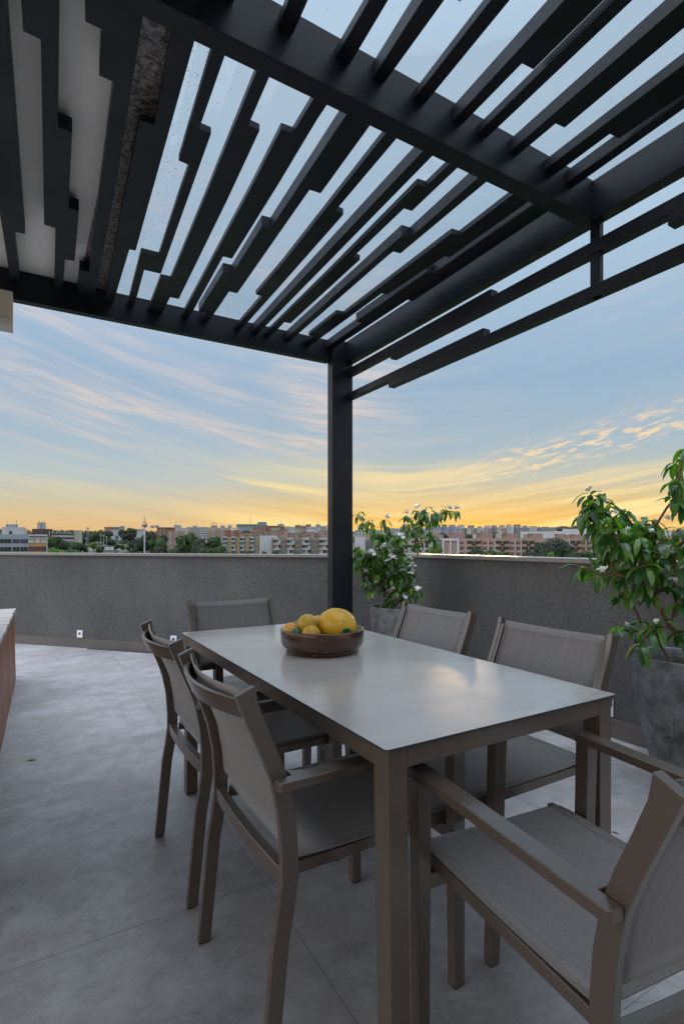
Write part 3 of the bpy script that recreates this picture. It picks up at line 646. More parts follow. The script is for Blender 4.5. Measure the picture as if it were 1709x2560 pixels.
# ------------------------------------------------------------------ chairs
def make_chair():
    t_ = thing('dining_chair', '', 'chair')
    ys = [(-.104, .853), (-.096, .83), (-.070, .77), (-.042, .705), (-.022, .65), (-.006, .57), (0, .49), (0, .43)]
    lo = [(0, .43), (-.006, .38), (-.020, .30), (-.032, .17), (-.048, .004)]
    th = 0.040
    for s_ in (-1, 1):
        x0 = min(s_ * .231, s_ * .250)
        bm = BM(); prism(bm, [(y, z) for y, z in ys] + [(y + th * (1 if z < .8 else 1.04), z) for y, z in reversed(ys[1:])] + [(-.062, .870)], x0, x0 + .019, 'x')
        link('back_post', bm, 'chair_metal', t_, bevel=0.002)
        bm = BM(); prism(bm, [(y, z) for y, z in lo] + [(y + th * (1 - .1 * i / 4), z) for i, (y, z) in reversed(list(enumerate(lo)))], x0, x0 + .019, 'x')
        l_ = link('leg', bm, 'chair_metal', t_, bevel=0.002)
        bm = BM(); box(bm, x0 + .002, x0 + .017, lo[-1][0] + .003, lo[-1][0] + .032, 0, .0035); link('foot_cap', bm, 'black_rubber', l_)
        # armrest with a small web that hugs the post
        bm = BM()
        A = [(.2505, -.014), (.2505, -.020), (.275, -.020), (.280, -.015), (.280, .508), (.278, .512), (.238, .512), (.236, .508), (.236, .075), (.234, .052), (.228, .036), (.222, .028), (.222, .0215), (.2505, .0215)]
        prism(bm, [(s_ * x, y) for x, y in A], .642, .664)
        link('armrest', bm, 'chair_metal', t_, bevel=0.0025)
        # front leg: leans slightly forward and inward
        bm = BM()
        z1, z0 = .6415, .004
        tp = [(s_ * .279, .470), (s_ * .279, .511), (s_ * .243, .511), (s_ * .243, .470)]
        bt = [(s_ * .266, .486), (s_ * .266, .520), (s_ * .238, .520), (s_ * .238, .486)]
        T_ = [bm.verts.new((x, y, z1)) for x, y in tp]; B_ = [bm.verts.new((x, y, z0)) for x, y in bt]
        fs = [bm.faces.new(T_), bm.faces.new(B_[::-1])] + [bm.faces.new((T_[i], B_[i], B_[(i + 1) % 4], T_[(i + 1) % 4])) for i in range(4)]
        bmesh.ops.recalc_face_normals(bm, faces=fs)
        l_ = link('leg', bm, 'chair_metal', t_, bevel=0.002)
        bm = BM(); x1 = min(s_ * .2645, s_ * .2395); box(bm, x1, x1 + .025, .488, .518, 0, .0035); link('foot_cap', bm, 'black_rubber', l_)
        # seat side rail
        bm = BM(); x1 = min(s_ * .206, s_ * .226)
        prism(bm, [(.041, .450), (.041, .424), (.54, .424), (.575, .430), (.575, .452), (.54, .452)], x1, x1 + .020, 'x')
        link('seat_rail', bm, 'chair_metal', t_, bevel=0.002)
        # slim sling channel on the inside of the back post
        bm = BM(); x1 = min(s_ * .2180, s_ * .2305)
        yz = [(-.074, .846)] + [(y + .026, z) for y, z in ys[2:-1]] + [(.026, .478)]
        prism(bm, [(y, z) for y, z in yz] + [(y + .012, z) for y, z in reversed(yz)], x1, x1 + .0125, 'x')
        link('sling_channel', bm, 'chair_metal', t_, bevel=0.001)
    # rear cross bar under the seat, gently bowed
    bm = BM(); N = 14; rows = []
    for i in range(N + 1):
        x = -.2305 + .461 * i / N; bow = -.009 * (1 - (x / .2305) ** 2)
        rows.append([bm.verts.new((x, .004 + bow, .414)), bm.verts.new((x, .030 + bow, .414)), bm.verts.new((x, .030 + bow, .452)), bm.verts.new((x, .004 + bow, .452))])
    for a, b2 in zip(rows, rows[1:]):
        for k in range(4): bm.faces.new((a[k], a[(k + 1) % 4], b2[(k + 1) % 4], b2[k]))
    bm.faces.new(rows[0]); bm.faces.new(rows[-1][::-1]); bmesh.ops.recalc_face_normals(bm, faces=bm.faces[:])
    link('cross_bar', bm, 'chair_metal', t_, bevel=0.003)
    # front cross bar below the seat
    bm = BM(); box(bm, -.242, .242, .484, .508, .385, .420); link('cross_bar', bm, 'chair_metal', t_, bevel=0.002)
    # bowed head rail behind the sling
    bm = BM(); rows = []
    for i in range(N + 1):
        x = -.2305 + .461 * i / N; bow = -.055 * (1 - (x / .2305) ** 2)
        zz = .838; yb = -.080
        rows.append([bm.verts.new((x, yb + bow, zz)), bm.verts.new((x, yb + .013 + bow, zz)), bm.verts.new((x, yb + .013 + .020 + bow, zz - .048)), bm.verts.new((x, yb + .020 + bow, zz - .048))])
    for a, b2 in zip(rows, rows[1:]):
        for k in range(4): bm.faces.new((a[k], a[(k + 1) % 4], b2[(k + 1) % 4], b2[k]))
    bm.faces.new(rows[0]); bm.faces.new(rows[-1][::-1]); bmesh.ops.recalc_face_normals(bm, faces=bm.faces[:])
    link('head_rail', bm, 'chair_metal', t_, bevel=0.003)
    # back sling: front sheet between the posts
    prof = [(-.072, .858), (-.064, .825), (-.040, .765), (-.014, .700), (.006, .645), (.020, .570), (.027, .505)]
    def sheet(prof, sag, half, thick, name, NX=12):
        bm = BM(); G = []; n2 = len(prof)
        for side_ in (0, 1):
            g = []
            for j, (y, z) in enumerate(prof):
                row = []
                for i in range(NX + 1):
                    x = -half + 2 * half * i / NX; k = 1 - (x / half) ** 2
                    sy_, sz_ = sag(j / (n2 - 1))
                    row.append(bm.verts.new((x, y - sy_ * k + (thick[0] if side_ else 0), z - sz_ * k + (thick[1] if side_ else 0))))
                g.append(row)
            G.append(g)
        for side_ in (0, 1):
            for j in range(n2 - 1):
                for i in range(NX):
                    bm.faces.new((G[side_][j][i], G[side_][j][i + 1], G[side_][j + 1][i + 1], G[side_][j + 1][i]))
        for i in range(NX):
            bm.faces.new((G[0][0][i], G[1][0][i], G[1][0][i + 1], G[0][0][i + 1])); bm.faces.new((G[0][-1][i], G[0][-1][i + 1], G[1][-1][i + 1], G[1][-1][i]))
        for j in range(n2 - 1):
            bm.faces.new((G[0][j][0], G[0][j + 1][0], G[1][j + 1][0], G[1][j][0])); bm.faces.new((G[0][j][-1], G[1][j][-1], G[1][j + 1][-1], G[0][j + 1][-1]))
        bmesh.ops.recalc_face_normals(bm, faces=bm.faces[:])
        return link(name, bm, 'sling_fabric', t_, smooth=True)
    bk = sheet(prof, lambda q_: (.028 - .020 * q_, .008 * (1 - q_)), .2175, (-.0035, -.0006), 'back_sling')
    bm = BM()
    for z_ in (.838,):
        tube(bm, [(-.215 + .43 * i / 12, -.0605 - .0275 * (1 - ((-.215 + .43 * i / 12) / .2175) ** 2) + .0005, z_ - .008 * (1 - ((-.215 + .43 * i / 12) / .2225) ** 2)) for i in range(13)], .0009, 4)
    link('seam', bm, 'stitch', bk)
    sprof = [(.042, .462), (.14, .458), (.26, .456), (.38, .457), (.50, .459), (.545, .457), (.570, .447), (.578, .430)]
    st_ = sheet(sprof, lambda q_: (0, .016 * math.sin(PI * min(1, q_ * 1.05 + .05)) if q_ < .9 else .003), .2225, (0, -.0035), 'seat_sling')
    for x_ in (-.200, .200):
        bm = BM(); tube(bm, [(x_, .05, .4600), (x_, .26, .4535), (x_, .50, .4582)], .0008, 4); link('seam', bm, 'stitch', st_)
    return t_
chair = make_chair()
spots = [  # x, y, heading (local +Y points to the table), label
 (0.480, 1.312, -PI / 2, 'taupe sling armchair nearest the camera on the left long side of the table'),
 (0.490, 1.962, -PI / 2, 'taupe sling armchair farther back on the left long side, behind another chair'),
 (0.994, 2.800, PI, 'taupe sling armchair at the far head of the table facing the camera'),
 (1.640, 1.990, PI / 2, 'taupe sling armchair on the parapet side in front of the corner planter'),
 (1.622, 1.316, PI / 2, 'taupe sling armchair on the parapet side, left of the near planter'),
 (0.972, 0.430, -math.radians(6.6), 'taupe sling armchair in the right foreground, cut by the frame'),
]
for i, (x, y, r, lab) in enumerate(spots):
    o = chair if i == 0 else copy_tree(chair)
    o.location = (x, y, 0); o.rotation_euler = (0, 0, r); o['label'] = lab; o['group'] = 'armchairs around the dining table'

# ------------------------------------------------------------------ bowl and fruit
BX, BY = 1.005, 1.842
bw = thing('fruit_bowl', 'round dark wooden bowl standing on the table', 'bowl', (BX, BY, 0.75))
bm = BM()
lathe(bm, [(0, .0005), (.138, .0005), (.142, .003), (.143, .014), (.144, .0155), (.150, .020), (.158, .028), (.1625, .040), (.1635, .085), (.1620, .090), (.1575, .0915), (.1550, .089), (.1535, .060), (.148, .034), (.130, .026), (0, .024)], 72)
link('bowl_body', bm, 'bowl_wood', bw, smooth=True)
def ball(name, c, r, mat, lab, cat, rot=(0, 0, 0), lump=0.03):
    bm = BM(); bmesh.ops.create_uvsphere(bm, u_segments=32, v_segments=20, radius=1.0)
    for v_ in bm.verts:
        k = 1 + lump * noise.noise(v_.co * 1.6 + Vector(c) * 7)
        v_.co = Vector((v_.co.x * r[0] * k, v_.co.y * r[1] * k, v_.co.z * r[2] * k))
    o = link(name, bm, mat, smooth=True); o.location = c; o.rotation_euler = rot
    tag(o, lab, cat); return o
mp = W(842, 1564, 2.075)
mel = ball('melon', (mp.x, mp.y, mp.z), (.069, .082, .067), 'melon_skin', 'large bright yellow melon at the right of the bowl', 'melon', (0.12, 0, math.radians(25)))
# stem scar and green sticker on the melon
sun_c = Matrix.Rotation(math.radians(0), 4, 'Z')
def stick_on(parent, dpx, dpy, rad, mat, name, n=14, lift=1.012, sq=1.0):
    """small disc wrapped on the fruit where the ray of a picture point meets it"""
    pm = parent.matrix_basis.inverted()
    o0 = pm @ Vector((0, 0, H)); far_ = pm @ W(dpx, dpy, 3.0); d = (far_ - o0).normalized()
    R = [max(abs(v.co[i]) for v in parent.data.vertices) for i in range(3)]
    so = Vector((o0[i] / R[i] for i in range(3))); sd = Vector((d[i] / R[i] for i in range(3)))
    a = sd.dot(sd); b_ = 2 * so.dot(sd); c_ = so.dot(so) - 1; disc = b_ * b_ - 4 * a * c_
    if disc < 0: return
    tt = (-b_ - math.sqrt(disc)) / (2 * a); hit = so + sd * tt; hit.normalize()
    u = hit.orthogonal().normalized(); v = hit.cross(u)
    bm = BM(); ctr = bm.verts.new(Vector((hit[i] * R[i] for i in range(3))) * lift); ring = []
    for k in range(n):
        q_ = hit + (u * math.cos(2 * PI * k / n) + v * math.sin(2 * PI * k / n) * sq) * rad; q_.normalize()
        ring.append(bm.verts.new(Vector((q_[i] * R[i] for i in range(3))) * lift))
    for k in range(n): bm.faces.new((ctr, ring[k], ring[(k + 1) % n]))
    bmesh.ops.recalc_face_normals(bm, faces=bm.faces[:])
    link(name, bm, mat, parent, smooth=True)
bpy.context.view_layer.update()
stick_on(mel, 852, 1559, .062, 'sticker_white', 'stem_scar')
stick_on(mel, 866, 1582, .26, 'sticker_green', 'sticker', lift=1.016)
for (px, py, d, r, mt, nm, lab) in [
 (768, 1559.5, 2.05, .0385, 'passion_skin', 'passion_fruit', 'round yellow fruit with a dark patch, highest of the small fruit in the bowl'),
 (726.5, 1577, 2.05, .033, 'orange_skin', 'passion_fruit', 'dull orange fruit at the left end of the bowl'),
 (741, 1585, 2.035, .027, 'green_skin', 'lime', 'dark green lime low at the front left of the bowl'),
 (778, 1587, 2.01, .0365, 'passion_skin', 'passion_fruit', 'mottled yellow fruit low at the front of the bowl'),
 (795, 1558, 2.15, .032, 'orange_skin', 'passion_fruit', 'orange-yellow fruit half hidden behind the melon'),
 (742, 1568, 2.15, .027, 'brown_skin', 'passion_fruit', 'brown fruit mostly hidden behind the high yellow one')]:
    p = W(px, py, d); ball(nm, (p.x, p.y, p.z), (r, r, r * .97), mt, lab, 'fruit')

# ------------------------------------------------------------------ planters with flowering shrubs
def planter(c, rz, label):
    t_ = thing('planter_pot', label, 'planter', (c[0], c[1], 0), rz)
    bm = BM()
    prof = [(0, .004), (.112, .004), (.118, .008), (.128, .06), (.142, .14), (.163, .235), (.182, .31), (.200, .40), (.213, .50), (.220, .585), (.221, .625), (.222, .647), (.219, .654), (.203, .655), (.197, .650), (.194, .60), (.190, .56)]
    n = 64; rings = []
    for r, z in prof:
        ring = []
        for i in range(n):
            a = 2 * PI * i / n
            k = 1 + .012 * noise.noise(Vector((math.cos(a) * 1.4, math.sin(a) * 1.4, z * 3 + c[0])))
            if r > .1:
                for s0 in (PI * 1.08, PI * .10):                     # moulding seam on two sides
                    dd = abs((a - s0 + PI) % (2 * PI) - PI)
                    if dd < .09 and z > .01: k -= .035 * (1 - dd / .09)
            zz = z + (.006 * noise.noise(Vector((math.cos(a) * 2, math.sin(a) * 2, 3.3 + c[1]))) if z > .6 else 0)
            ring.append(bm.verts.new((r * k * math.cos(a), r * k * math.sin(a), zz)))
        rings.append(ring)
    for a, b2 in zip(rings[1:], rings[2:]):
        for i in range(n): bm.faces.new((a[i], a[(i + 1) % n], b2[(i + 1) % n], b2[i]))
    bm.faces.new(rings[1][::-1])
    for v_ in rings[0]: bm.verts.remove(v_)
    link('pot_body', bm, 'planter_concrete', t_, smooth=True)
    bm = BM(); ctr = bm.verts.new((0, 0, .598)); ring = [bm.verts.new((.193 * math.cos(2 * PI * i / 24), .193 * math.sin(2 * PI * i / 24), .588 + .012 * noise.noise(Vector((i, 1, c[0]))))) for i in range(24)]
    for i in range(24): bm.faces.new((ctr, ring[i], ring[(i + 1) % 24]))
    link('soil', bm, 'soil', t_)
    return t_
def leaf(bm, p, d, up, L, wd, droop, rnd, cup=.25):
    """a curved, creased leaf blade growing from p along d"""
    d = d.normalized(); sd = d.cross(up)
    if sd.length < 1e-3: sd = d.orthogonal()
    sd.normalize(); nn = sd.cross(d).normalized()
    prof = ((0, .04), (.12, .42), (.32, .86), (.55, 1.0), (.78, .72), (.93, .3), (1.0, .02))
    L1, M1, R1 = [], [], []
    pos = p.copy(); dr = d.copy(); prev = 0
    for s_, w_ in prof:
        st_ = (s_ - prev) * L; prev = s_
        dr = (dr + Vector((0, 0, -1)) * droop * st_ / L * 1.6).normalized()
        pos = pos + dr * st_
        n2 = sd.cross(dr).normalized(); hw_ = wd * .5 * w_
        M1.append(bm.verts.new(pos)); L1.append(bm.verts.new(pos + sd * hw_ + n2 * hw_ * cup)); R1.append(bm.verts.new(pos - sd * hw_ + n2 * hw_ * cup))
    for i in range(len(prof) - 1):
        bm.faces.new((M1[i], M1[i + 1], L1[i + 1], L1[i])); bm.faces.new((M1[i], R1[i], R1[i + 1], M1[i + 1]))
def flower_mesh():
    bm = BM(); rr = random.Random(5)
    for k in range(7):
        a = rr.uniform(0, 2 * PI); r = rr.uniform(0, .024); c = Vector((r * math.cos(a), r * math.sin(a), rr.uniform(0, .018)))
        ax = Vector((rr.uniform(-.7, .7), rr.uniform(-.7, .7), 1)).normalized(); u = ax.orthogonal().normalized(); v = ax.cross(u)
        for q_ in range(5):
            an = q_ * 2 * PI / 5 + k; dd = u * math.cos(an) + v * math.sin(an); pp = u * math.cos(an + 1.57) + v * math.sin(an + 1.57)
            a0 = bm.verts.new(c); a1 = bm.verts.new(c + dd * .008 + pp * .0045 + ax * .002); a2 = bm.verts.new(c + dd * .0165 + ax * .001); a3 = bm.verts.new(c + dd * .008 - pp * .0045 + ax * .002)
            bm.faces.new((a0, a1, a2, a3))
    me = bpy.data.meshes.new('flower_cluster'); bm.to_mesh(me); bm.free(); me.materials.append(MATS['petal']); return me
FLOW = flower_mesh()
def shrub(c, base_z, targets, label, seed, leafL, stems=4, nfl=12, extra=0, dens=1.0):
    rr = random.Random(seed)
    t_ = thing('flowering_shrub', label, 'shrub', (c[0], c[1], base_z))
    org = Vector((c[0], c[1], base_z))
    nodes = []        # (position, parent index, order)
    for k in range(stems):
        a = rr.uniform(0, 2 * PI); nodes.append([Vector((c[0] + .05 * math.cos(a), c[1] + .05 * math.sin(a), base_z - .02)), None if k == 0 else 0])
    tips = []
    T_ = sorted(targets, key=lambda p: (p - org).length)
    for tp in T_:
        best, bi = 1e9, 0
        for i, (q_, par) in enumerate(nodes):
            dv = tp - q_; L = dv.length
            up_ = dv.z / max(L, 1e-3)
            cost = L * (1.0 + (1.2 if up_ < .15 else 0) + .5 * (1 - up_)) + rr.uniform(0, .03)
            if cost < best: best, bi = cost, i
        q0 = nodes[bi][0]; L = (tp - q0).length; nseg = max(2, int(L / .06)); par = bi
        side_ = Vector((rr.uniform(-1, 1), rr.uniform(-1, 1), 0)) * .06 * L
        for s_ in range(1, nseg + 1):
            f_ = s_ / nseg
            p = q0.lerp(tp, f_) + side_ * math.sin(PI * f_) + Vector((0, 0, .10 * L * math.sin(PI * f_)))
            nodes.append([p, par]); par = len(nodes) - 1
        tips.append(par)
    load = [0] * len(nodes)
    for tp in tips:
        i = tp
        while i is not None: load[i] += 1; i = nodes[i][1]
    bm = BM()
    for i, (p, par) in enumerate(nodes):
        if par is None: continue
        r1 = .0017 + .0021 * math.sqrt(load[i]); r0 = .0017 + .0021 * math.sqrt(load[par]) if load[par] < load[i] * 3 else r1 * 1.15
        tube(bm, [nodes[par][0] - org, p - org], [min(r0, .0095), min(r1, .0095)], 6)
    link('stems', bm, 'bark', t_, smooth=True)
    bm = BM()
    def rosette(p, dirn, n, sc):
        for k in range(n):
            a = k * 2.4 + rr.uniform(-.4, .4); u = dirn.orthogonal().normalized(); v = dirn.cross(u)
            el = rr.uniform(.05, .75)
            d = (u * math.cos(a) + v * math.sin(a)) * math.cos(el) + dirn * math.sin(el)
            if d.z < -.2: d.z *= .3
            leaf(bm, p - org + dirn * rr.uniform(-.02, .012), d, Vector((0, 0, 1)), leafL * sc * rr.uniform(.7, 1.2), leafL * sc * rr.uniform(.28, .39), rr.uniform(.8, 2.3), rr)
    for tp in tips:
        p, par = nodes[tp]; dirn = (p - nodes[par][0]).normalized()
        dirn = (dirn + Vector((0, 0, .5))).normalized()
        rosette(p, dirn, int(rr.randint(6, 8) * dens), 1.0)
        i = par; k = 0
        while i is not None and nodes[i][1] is not None and k < 3:
            q_, pr = nodes[i]; d0 = (q_ - nodes[pr][0]).normalized()
            if load[i] <= 2: rosette(q_, (d0 + Vector((0, 0, .3))).normalized(), rr.randint(1, 3), .92)
            i = pr; k += 1
    link('foliage', bm, 'leaf', t_, smooth=True)
    order = list(tips); rr.shuffle(order)
    for i in order[:nfl]:
        o = bpy.data.objects.new('flower_cluster', FLOW); C.objects.link(o); o.parent = t_
        p, par = nodes[i]; o.location = p - org + Vector((-FWX * .035 + rr.uniform(-.02, .02), -FWY * .035 + rr.uniform(-.02, .02), .022)); s_ = rr.uniform(1.0, 1.5) if nfl > 30 else rr.uniform(.7, 1.05); o.scale = (s_, s_, s_)
        o.rotation_euler = (rr.uniform(-.5, .5), rr.uniform(-.5, .5), rr.uniform(0, 6))
    return t_
rr = random.Random(11)
PC1 = (2.64, 3.55); PC2 = (2.613, 1.298)
planter(PC1, 0.6, 'round grey concrete planter in the corner of the parapets beyond the table')
planter(PC2, 0.0, 'tall round grey concrete planter at the right edge of the photo')
t1 = [(896, 1286), (906, 1309), (920, 1306), (961, 1302), (936, 1334), (950, 1346), (1018, 1293), (1041, 1277), (1063, 1275), (1085, 1285), (1100, 1284), (1122, 1279), (1138, 1281), (1049, 1304), (1075, 1306),
      (981, 1339), (1004, 1336), (1031, 1330), (1072, 1336), (1004, 1361), (900, 1375), (922, 1384), (959, 1379), (986, 1375), (941, 1402), (906, 1402), (897, 1420), (924, 1420), (968, 1411), (995, 1407), (1020, 1402),
      (1036, 1364), (929, 1446), (959, 1437), (986, 1437), (1013, 1437), (935, 1462), (960, 1464), (995, 1464), (1016, 1468), (1040, 1480), (995, 1487), (975, 1486), (915, 1392), (948, 1390), (975, 1395), (1005, 1385), (1025, 1425), (950, 1425), (980, 1450), (890, 1395), (1000, 1420),
      (1045, 1320), (1060, 1290), (1030, 1310), (1090, 1300), (970, 1425)]
t1 = t1 + [(px + rr.uniform(-17, 17), py + rr.uniform(-15, 17)) for px, py in t1 for _ in (0, 1) if py > 1330]
t1 = [(max(px, 897), py) for px, py in t1]
T1 = [W(px, py, 4.40 + rr.uniform(-.20, .17) - (0.06 if py < 1400 else 0)) for px, py in t1]
shrub(PC1, .60, T1, 'green shrub dotted with small white flowers in the corner planter beyond the table', 3, .086, 5, 60)
t2 = [(1475, 1240), (1458, 1292), (1516, 1272), (1556, 1280), (1493, 1314), (1590, 1322), (1640, 1312), (1694, 1322), (1689, 1160), (1694, 1205), (1500, 1250), (1530, 1300), (1470, 1265),
      (1453, 1420), (1493, 1438), (1535, 1425), (1560, 1445), (1616, 1367), (1545, 1356), (1671, 1389), (1627, 1490), (1683, 1467), (1549, 1489), (1694, 1367), (1585, 1385), (1570, 1340), (1600, 1345), (1640, 1345), (1560, 1375),
      (1560, 1575), (1600, 1555), (1645, 1568), (1692, 1580), (1600, 1612), (1510, 1345), (1520, 1395), (1590, 1460), (1655, 1430), (1640, 1400), (1660, 1350), (1610, 1310), (1575, 1305), (1530, 1330), (1690, 1430), (1615, 1415), (1690, 1510), (1580, 1420),
      (1750, 1150), (1780, 1240), (1760, 1310), (1800, 1360), (1740, 1390), (1790, 1430), (1745, 1470), (1820, 1300), (1840, 1400), (1770, 1550), (1730, 1590), (1710, 1260), (1730, 1340), (1860, 1340), (1810, 1500), (1720, 1120)]
t2 = t2 + [(px + rr.uniform(-30, 30), py + rr.uniform(-26, 30)) for px, py in t2[::2] if 1250 < py < 1470]
T2 = [W(px, py, 2.40 + rr.uniform(-.17, .17)) for px, py in t2]
shrub(PC2, .60, T2, 'leafy green shrub with white flowers in the planter at the right edge', 8, .098, 5, 18)

# ------------------------------------------------------------------ fallen leaves on the floor
for i, (px, py, s_, mt, lab) in enumerate([(78, 1902, .055, 'brown_skin', 'large curled dry leaf lying on the floor by the wooden box'), (315, 1815, .02, 'orange_skin', 'tiny ochre leaf on the floor left of the chairs'),
                                           (352, 1858, .018, 'brown_skin', 'small brown leaf on the floor behind the left chairs'), (101, 1927, .014, 'brown_skin', 'tiny dark leaf just below the large dry leaf'),
                                           (1536, 2084, .03, 'brown_skin', 'small twiggy leaf on the floor beside the right table leg')]):
    d = 1.174 * FX / (py - 1358); p = W(px, py, d); bm = BM()
    leaf(bm, Vector((-s_ / 2, 0, .003)), Vector((1, .2, .25)), Vector((0, 0, 1)), s_, s_ * .4, .35, None)
    for v_ in bm.verts: v_.co.z = max(.001, v_.co.z)
    o = link('fallen_leaf', bm, mt); o.location = (p.x, p.y, 0); o.rotation_euler = (0, 0, i * 1.3 - .5); tag(o, lab, 'leaf')

# ------------------------------------------------------------------ terrain and city
def ground_z(d):            # height relative to the eye at ground distance d
    pts = [(0, -20), (120, -20), (250, -16), (350, -14), (450, -9.5), (600, -4), (750, 1), (1000, 12), (1500, 29), (2500, 33), (9000, 34)]
    for (a, za), (b_, zb) in zip(pts, pts[1:]):
        if d <= b_: return za + (zb - za) * (d - a) / (b_ - a)
    return 34
bm = BM(); rad = [0, 40, 80, 120, 180, 250, 300, 350, 400, 450, 500, 550, 600, 680, 750, 850, 1000, 1250, 1500, 2000, 2500, 4000, 9000]; NA = 96
rings = [[bm.verts.new((0, 0, H - 20))]]
for r in rad[1:]:
    rings.append([bm.verts.new((r * math.cos(2 * PI * i / NA), r * math.sin(2 * PI * i / NA), H + ground_z(r) + (1.2 * noise.noise(Vector((math.cos(2 * PI * i / NA) * r * .004, math.sin(2 * PI * i / NA) * r * .004, .3))) if r > 100 else 0))) for i in range(NA)])
for k, (a, b_) in enumerate(zip(rings, rings[1:])):
    for i in range(NA):
        j = (i + 1) % NA
        if k == 0: bm.faces.new((a[0], b_[i], b_[j]))
        else: bm.faces.new((a[i], b_[i], b_[j], a[j]))
link('ground', bm, 'ground', kind='structure', smooth=True)

ANG = -math.radians(30.73)
class Bld:
    """a building seen frontally: px columns and py rows of the photograph at a real distance D; everything is metres"""
    def __init__(s, name, label, x0, x1, ytop, D, mat, depth=12, cat='building', group=None, yaw=0.0):
        s.D = D; s.k = D / FX; s.x0 = x0; s.ytop = ytop
        a = W(x0, ytop, D); s.zt = a.z; s.zb = H + ground_z(D) - 2
        s.al = math.atan(((x0 + x1) / 2 - 854.5) / FX); s.u0 = (x0 - 854.5) / FX
        s.t = thing(name, label, cat, (a.x, a.y, s.zb), ANG - s.al + yaw, group)
        s.top = s.zt - s.zb; s.w = s.X(x1); s.depth = depth
        bm = BM(); box(bm, 0, s.w, 0, depth, 0, s.top); link('wall', bm, mat, s.t)
    def X(s, px):
        u = (px - 854.5) / FX; return (u - s.u0) * s.D / (math.cos(s.al) + u * math.sin(s.al))
    def Z(s, py): return s.top - (py - s.ytop) * s.k
    def part(s, nm, mt, x0, x1, y0, y1, f=-.12, b=0.0, parent=None):
        bm = BM(); box(bm, s.X(x0), s.X(x1), f, b, s.Z(y1), s.Z(y0)); return link(nm, bm, mt, parent or s.t)
    def roofbox(s, nm, mt, x0, x1, y0, y1, dep=6, off=1.0):
        bm = BM(); box(bm, s.X(x0), s.X(x1), off, off + dep, s.Z(y1), s.Z(y0)); return link(nm, bm, mt, s.t)
    def antenna(s, px, y0, y1, r=.12):
        bm = BM(); x = s.X(px); box(bm, x - r, x + r, 2 - r, 2 + r, s.Z(y1), s.Z(y0)); return link('antenna', bm, 'c_dgrey', s.t)
NUM = ['first', 'second', 'third', 'fourth', 'fifth', 'sixth', 'seventh', 'eighth', 'ninth', 'tenth', 'eleventh', 'twelfth', 'thirteenth', 'fourteenth', 'fifteenth', 'sixteenth', 'seventeenth', 'eighteenth', 'nineteenth', 'twentieth']

# white office block with ribbon windows and orange panels (far left)
b = Bld('office_block', 'white office block with ribbon windows and orange panels at the far left', -60, 118.5, 1335, 180, 'c_bluegrey', 16)
b.part('white_frame', 'c_white', 71, 118.5, 1335.2, 1347.3, -.5); b.part('white_frame', 'c_white', 115.8, 118.5, 1347.3, 1400, -.5)
for y0, y1 in ((1347.5, 1357.5), (1368, 1378.5)):
    for x0, x1, m_ in ((-50, -2, 'win_dark'), (0, 9.5, 'win_dark'), (10.5, 19, 'win_dark'), (20, 28.5, 'win_dark')):
        b.part('window', m_, x0, x1, y0, y1)
    mm = 'win_purple' if y0 < 1360 else 'win_dark'
    for x0, x1 in ((32, 40), (41, 49), (51, 58.5), (59.5, 69)): b.part('window', mm, x0, x1, y0, y1)
    for x0, x1 in ((71.5, 85), (86.5, 99.5), (101.5, 115)): b.part('window', 'win_curtain' if y0 < 1360 else 'win_maroon', x0, x1, y0, y1, -.3)
b.part('orange_panel', 'c_orange', 72, 115.6, 1358.3, 1367, -.32); b.part('orange_panel', 'c_orange', 72, 115.6, 1379, 1400, -.32)
b.part('sun_shade', 'c_red', 73, 116, 1339.5, 1342, -.7, -.5)
b.roofbox('roof_storey', 'c_white', 4.5, 62, 1316, 1335, 9, 2); b.roofbox('roof_storey', 'c_offwhite', 62.3, 66, 1317.5, 1335, 8, 2); b.part('window', 'win_dark', 23, 29.5, 1327, 1334, 1.8, 2)
b.roofbox('roof_tank', 'c_steel', 14, 45, 1308.5, 1316, 5, 4); b.antenna(41, 1297, 1316, .05); b.antenna(19, 1300, 1316, .04)
b.roofbox('roof_box', 'c_brick', 70.5, 81, 1329, 1335, 4, 3)
b = Bld('civic_building', 'brown flat-roofed building with a tall white tower, behind the white office block', 80, 129, 1322, 260, 'c_brown', 25)
b.roofbox('tower', 'c_offwhite', 93, 115, 1305, 1322, 6, 2); b.roofbox('tower_slot', 'c_grey', 102, 104, 1305.5, 1321, .2, 1.85); b.part('column', 'c_beige', 122, 124.5, 1327, 1350, -.6); b.part('column', 'c_beige', 102.8, 104, 1327, 1334, -.6)
b.antenna(99, 1298, 1305, .06); b.antenna(110, 1300, 1305, .06)
b = Bld('school_building', 'long grey low block with strips of windows, left of the blank beige slab', 128, 186, 1332, 330, 'c_grey', 20)
for r in range(4):
    for c_ in range(6): b.part('window', 'win_curtain' if r % 2 else 'win_dark', 130 + c_ * 9.2, 138 + c_ * 9.2, 1334 + r * 5, 1337 + r * 5)
b = Bld('slab_building', 'blank beige concrete slab rising above the trees on the left', 186, 205.5, 1326, 320, 'c_beige', 10)
b.part('wall_panel', 'c_offwhite', 196, 205, 1326.3, 1380, -.15)
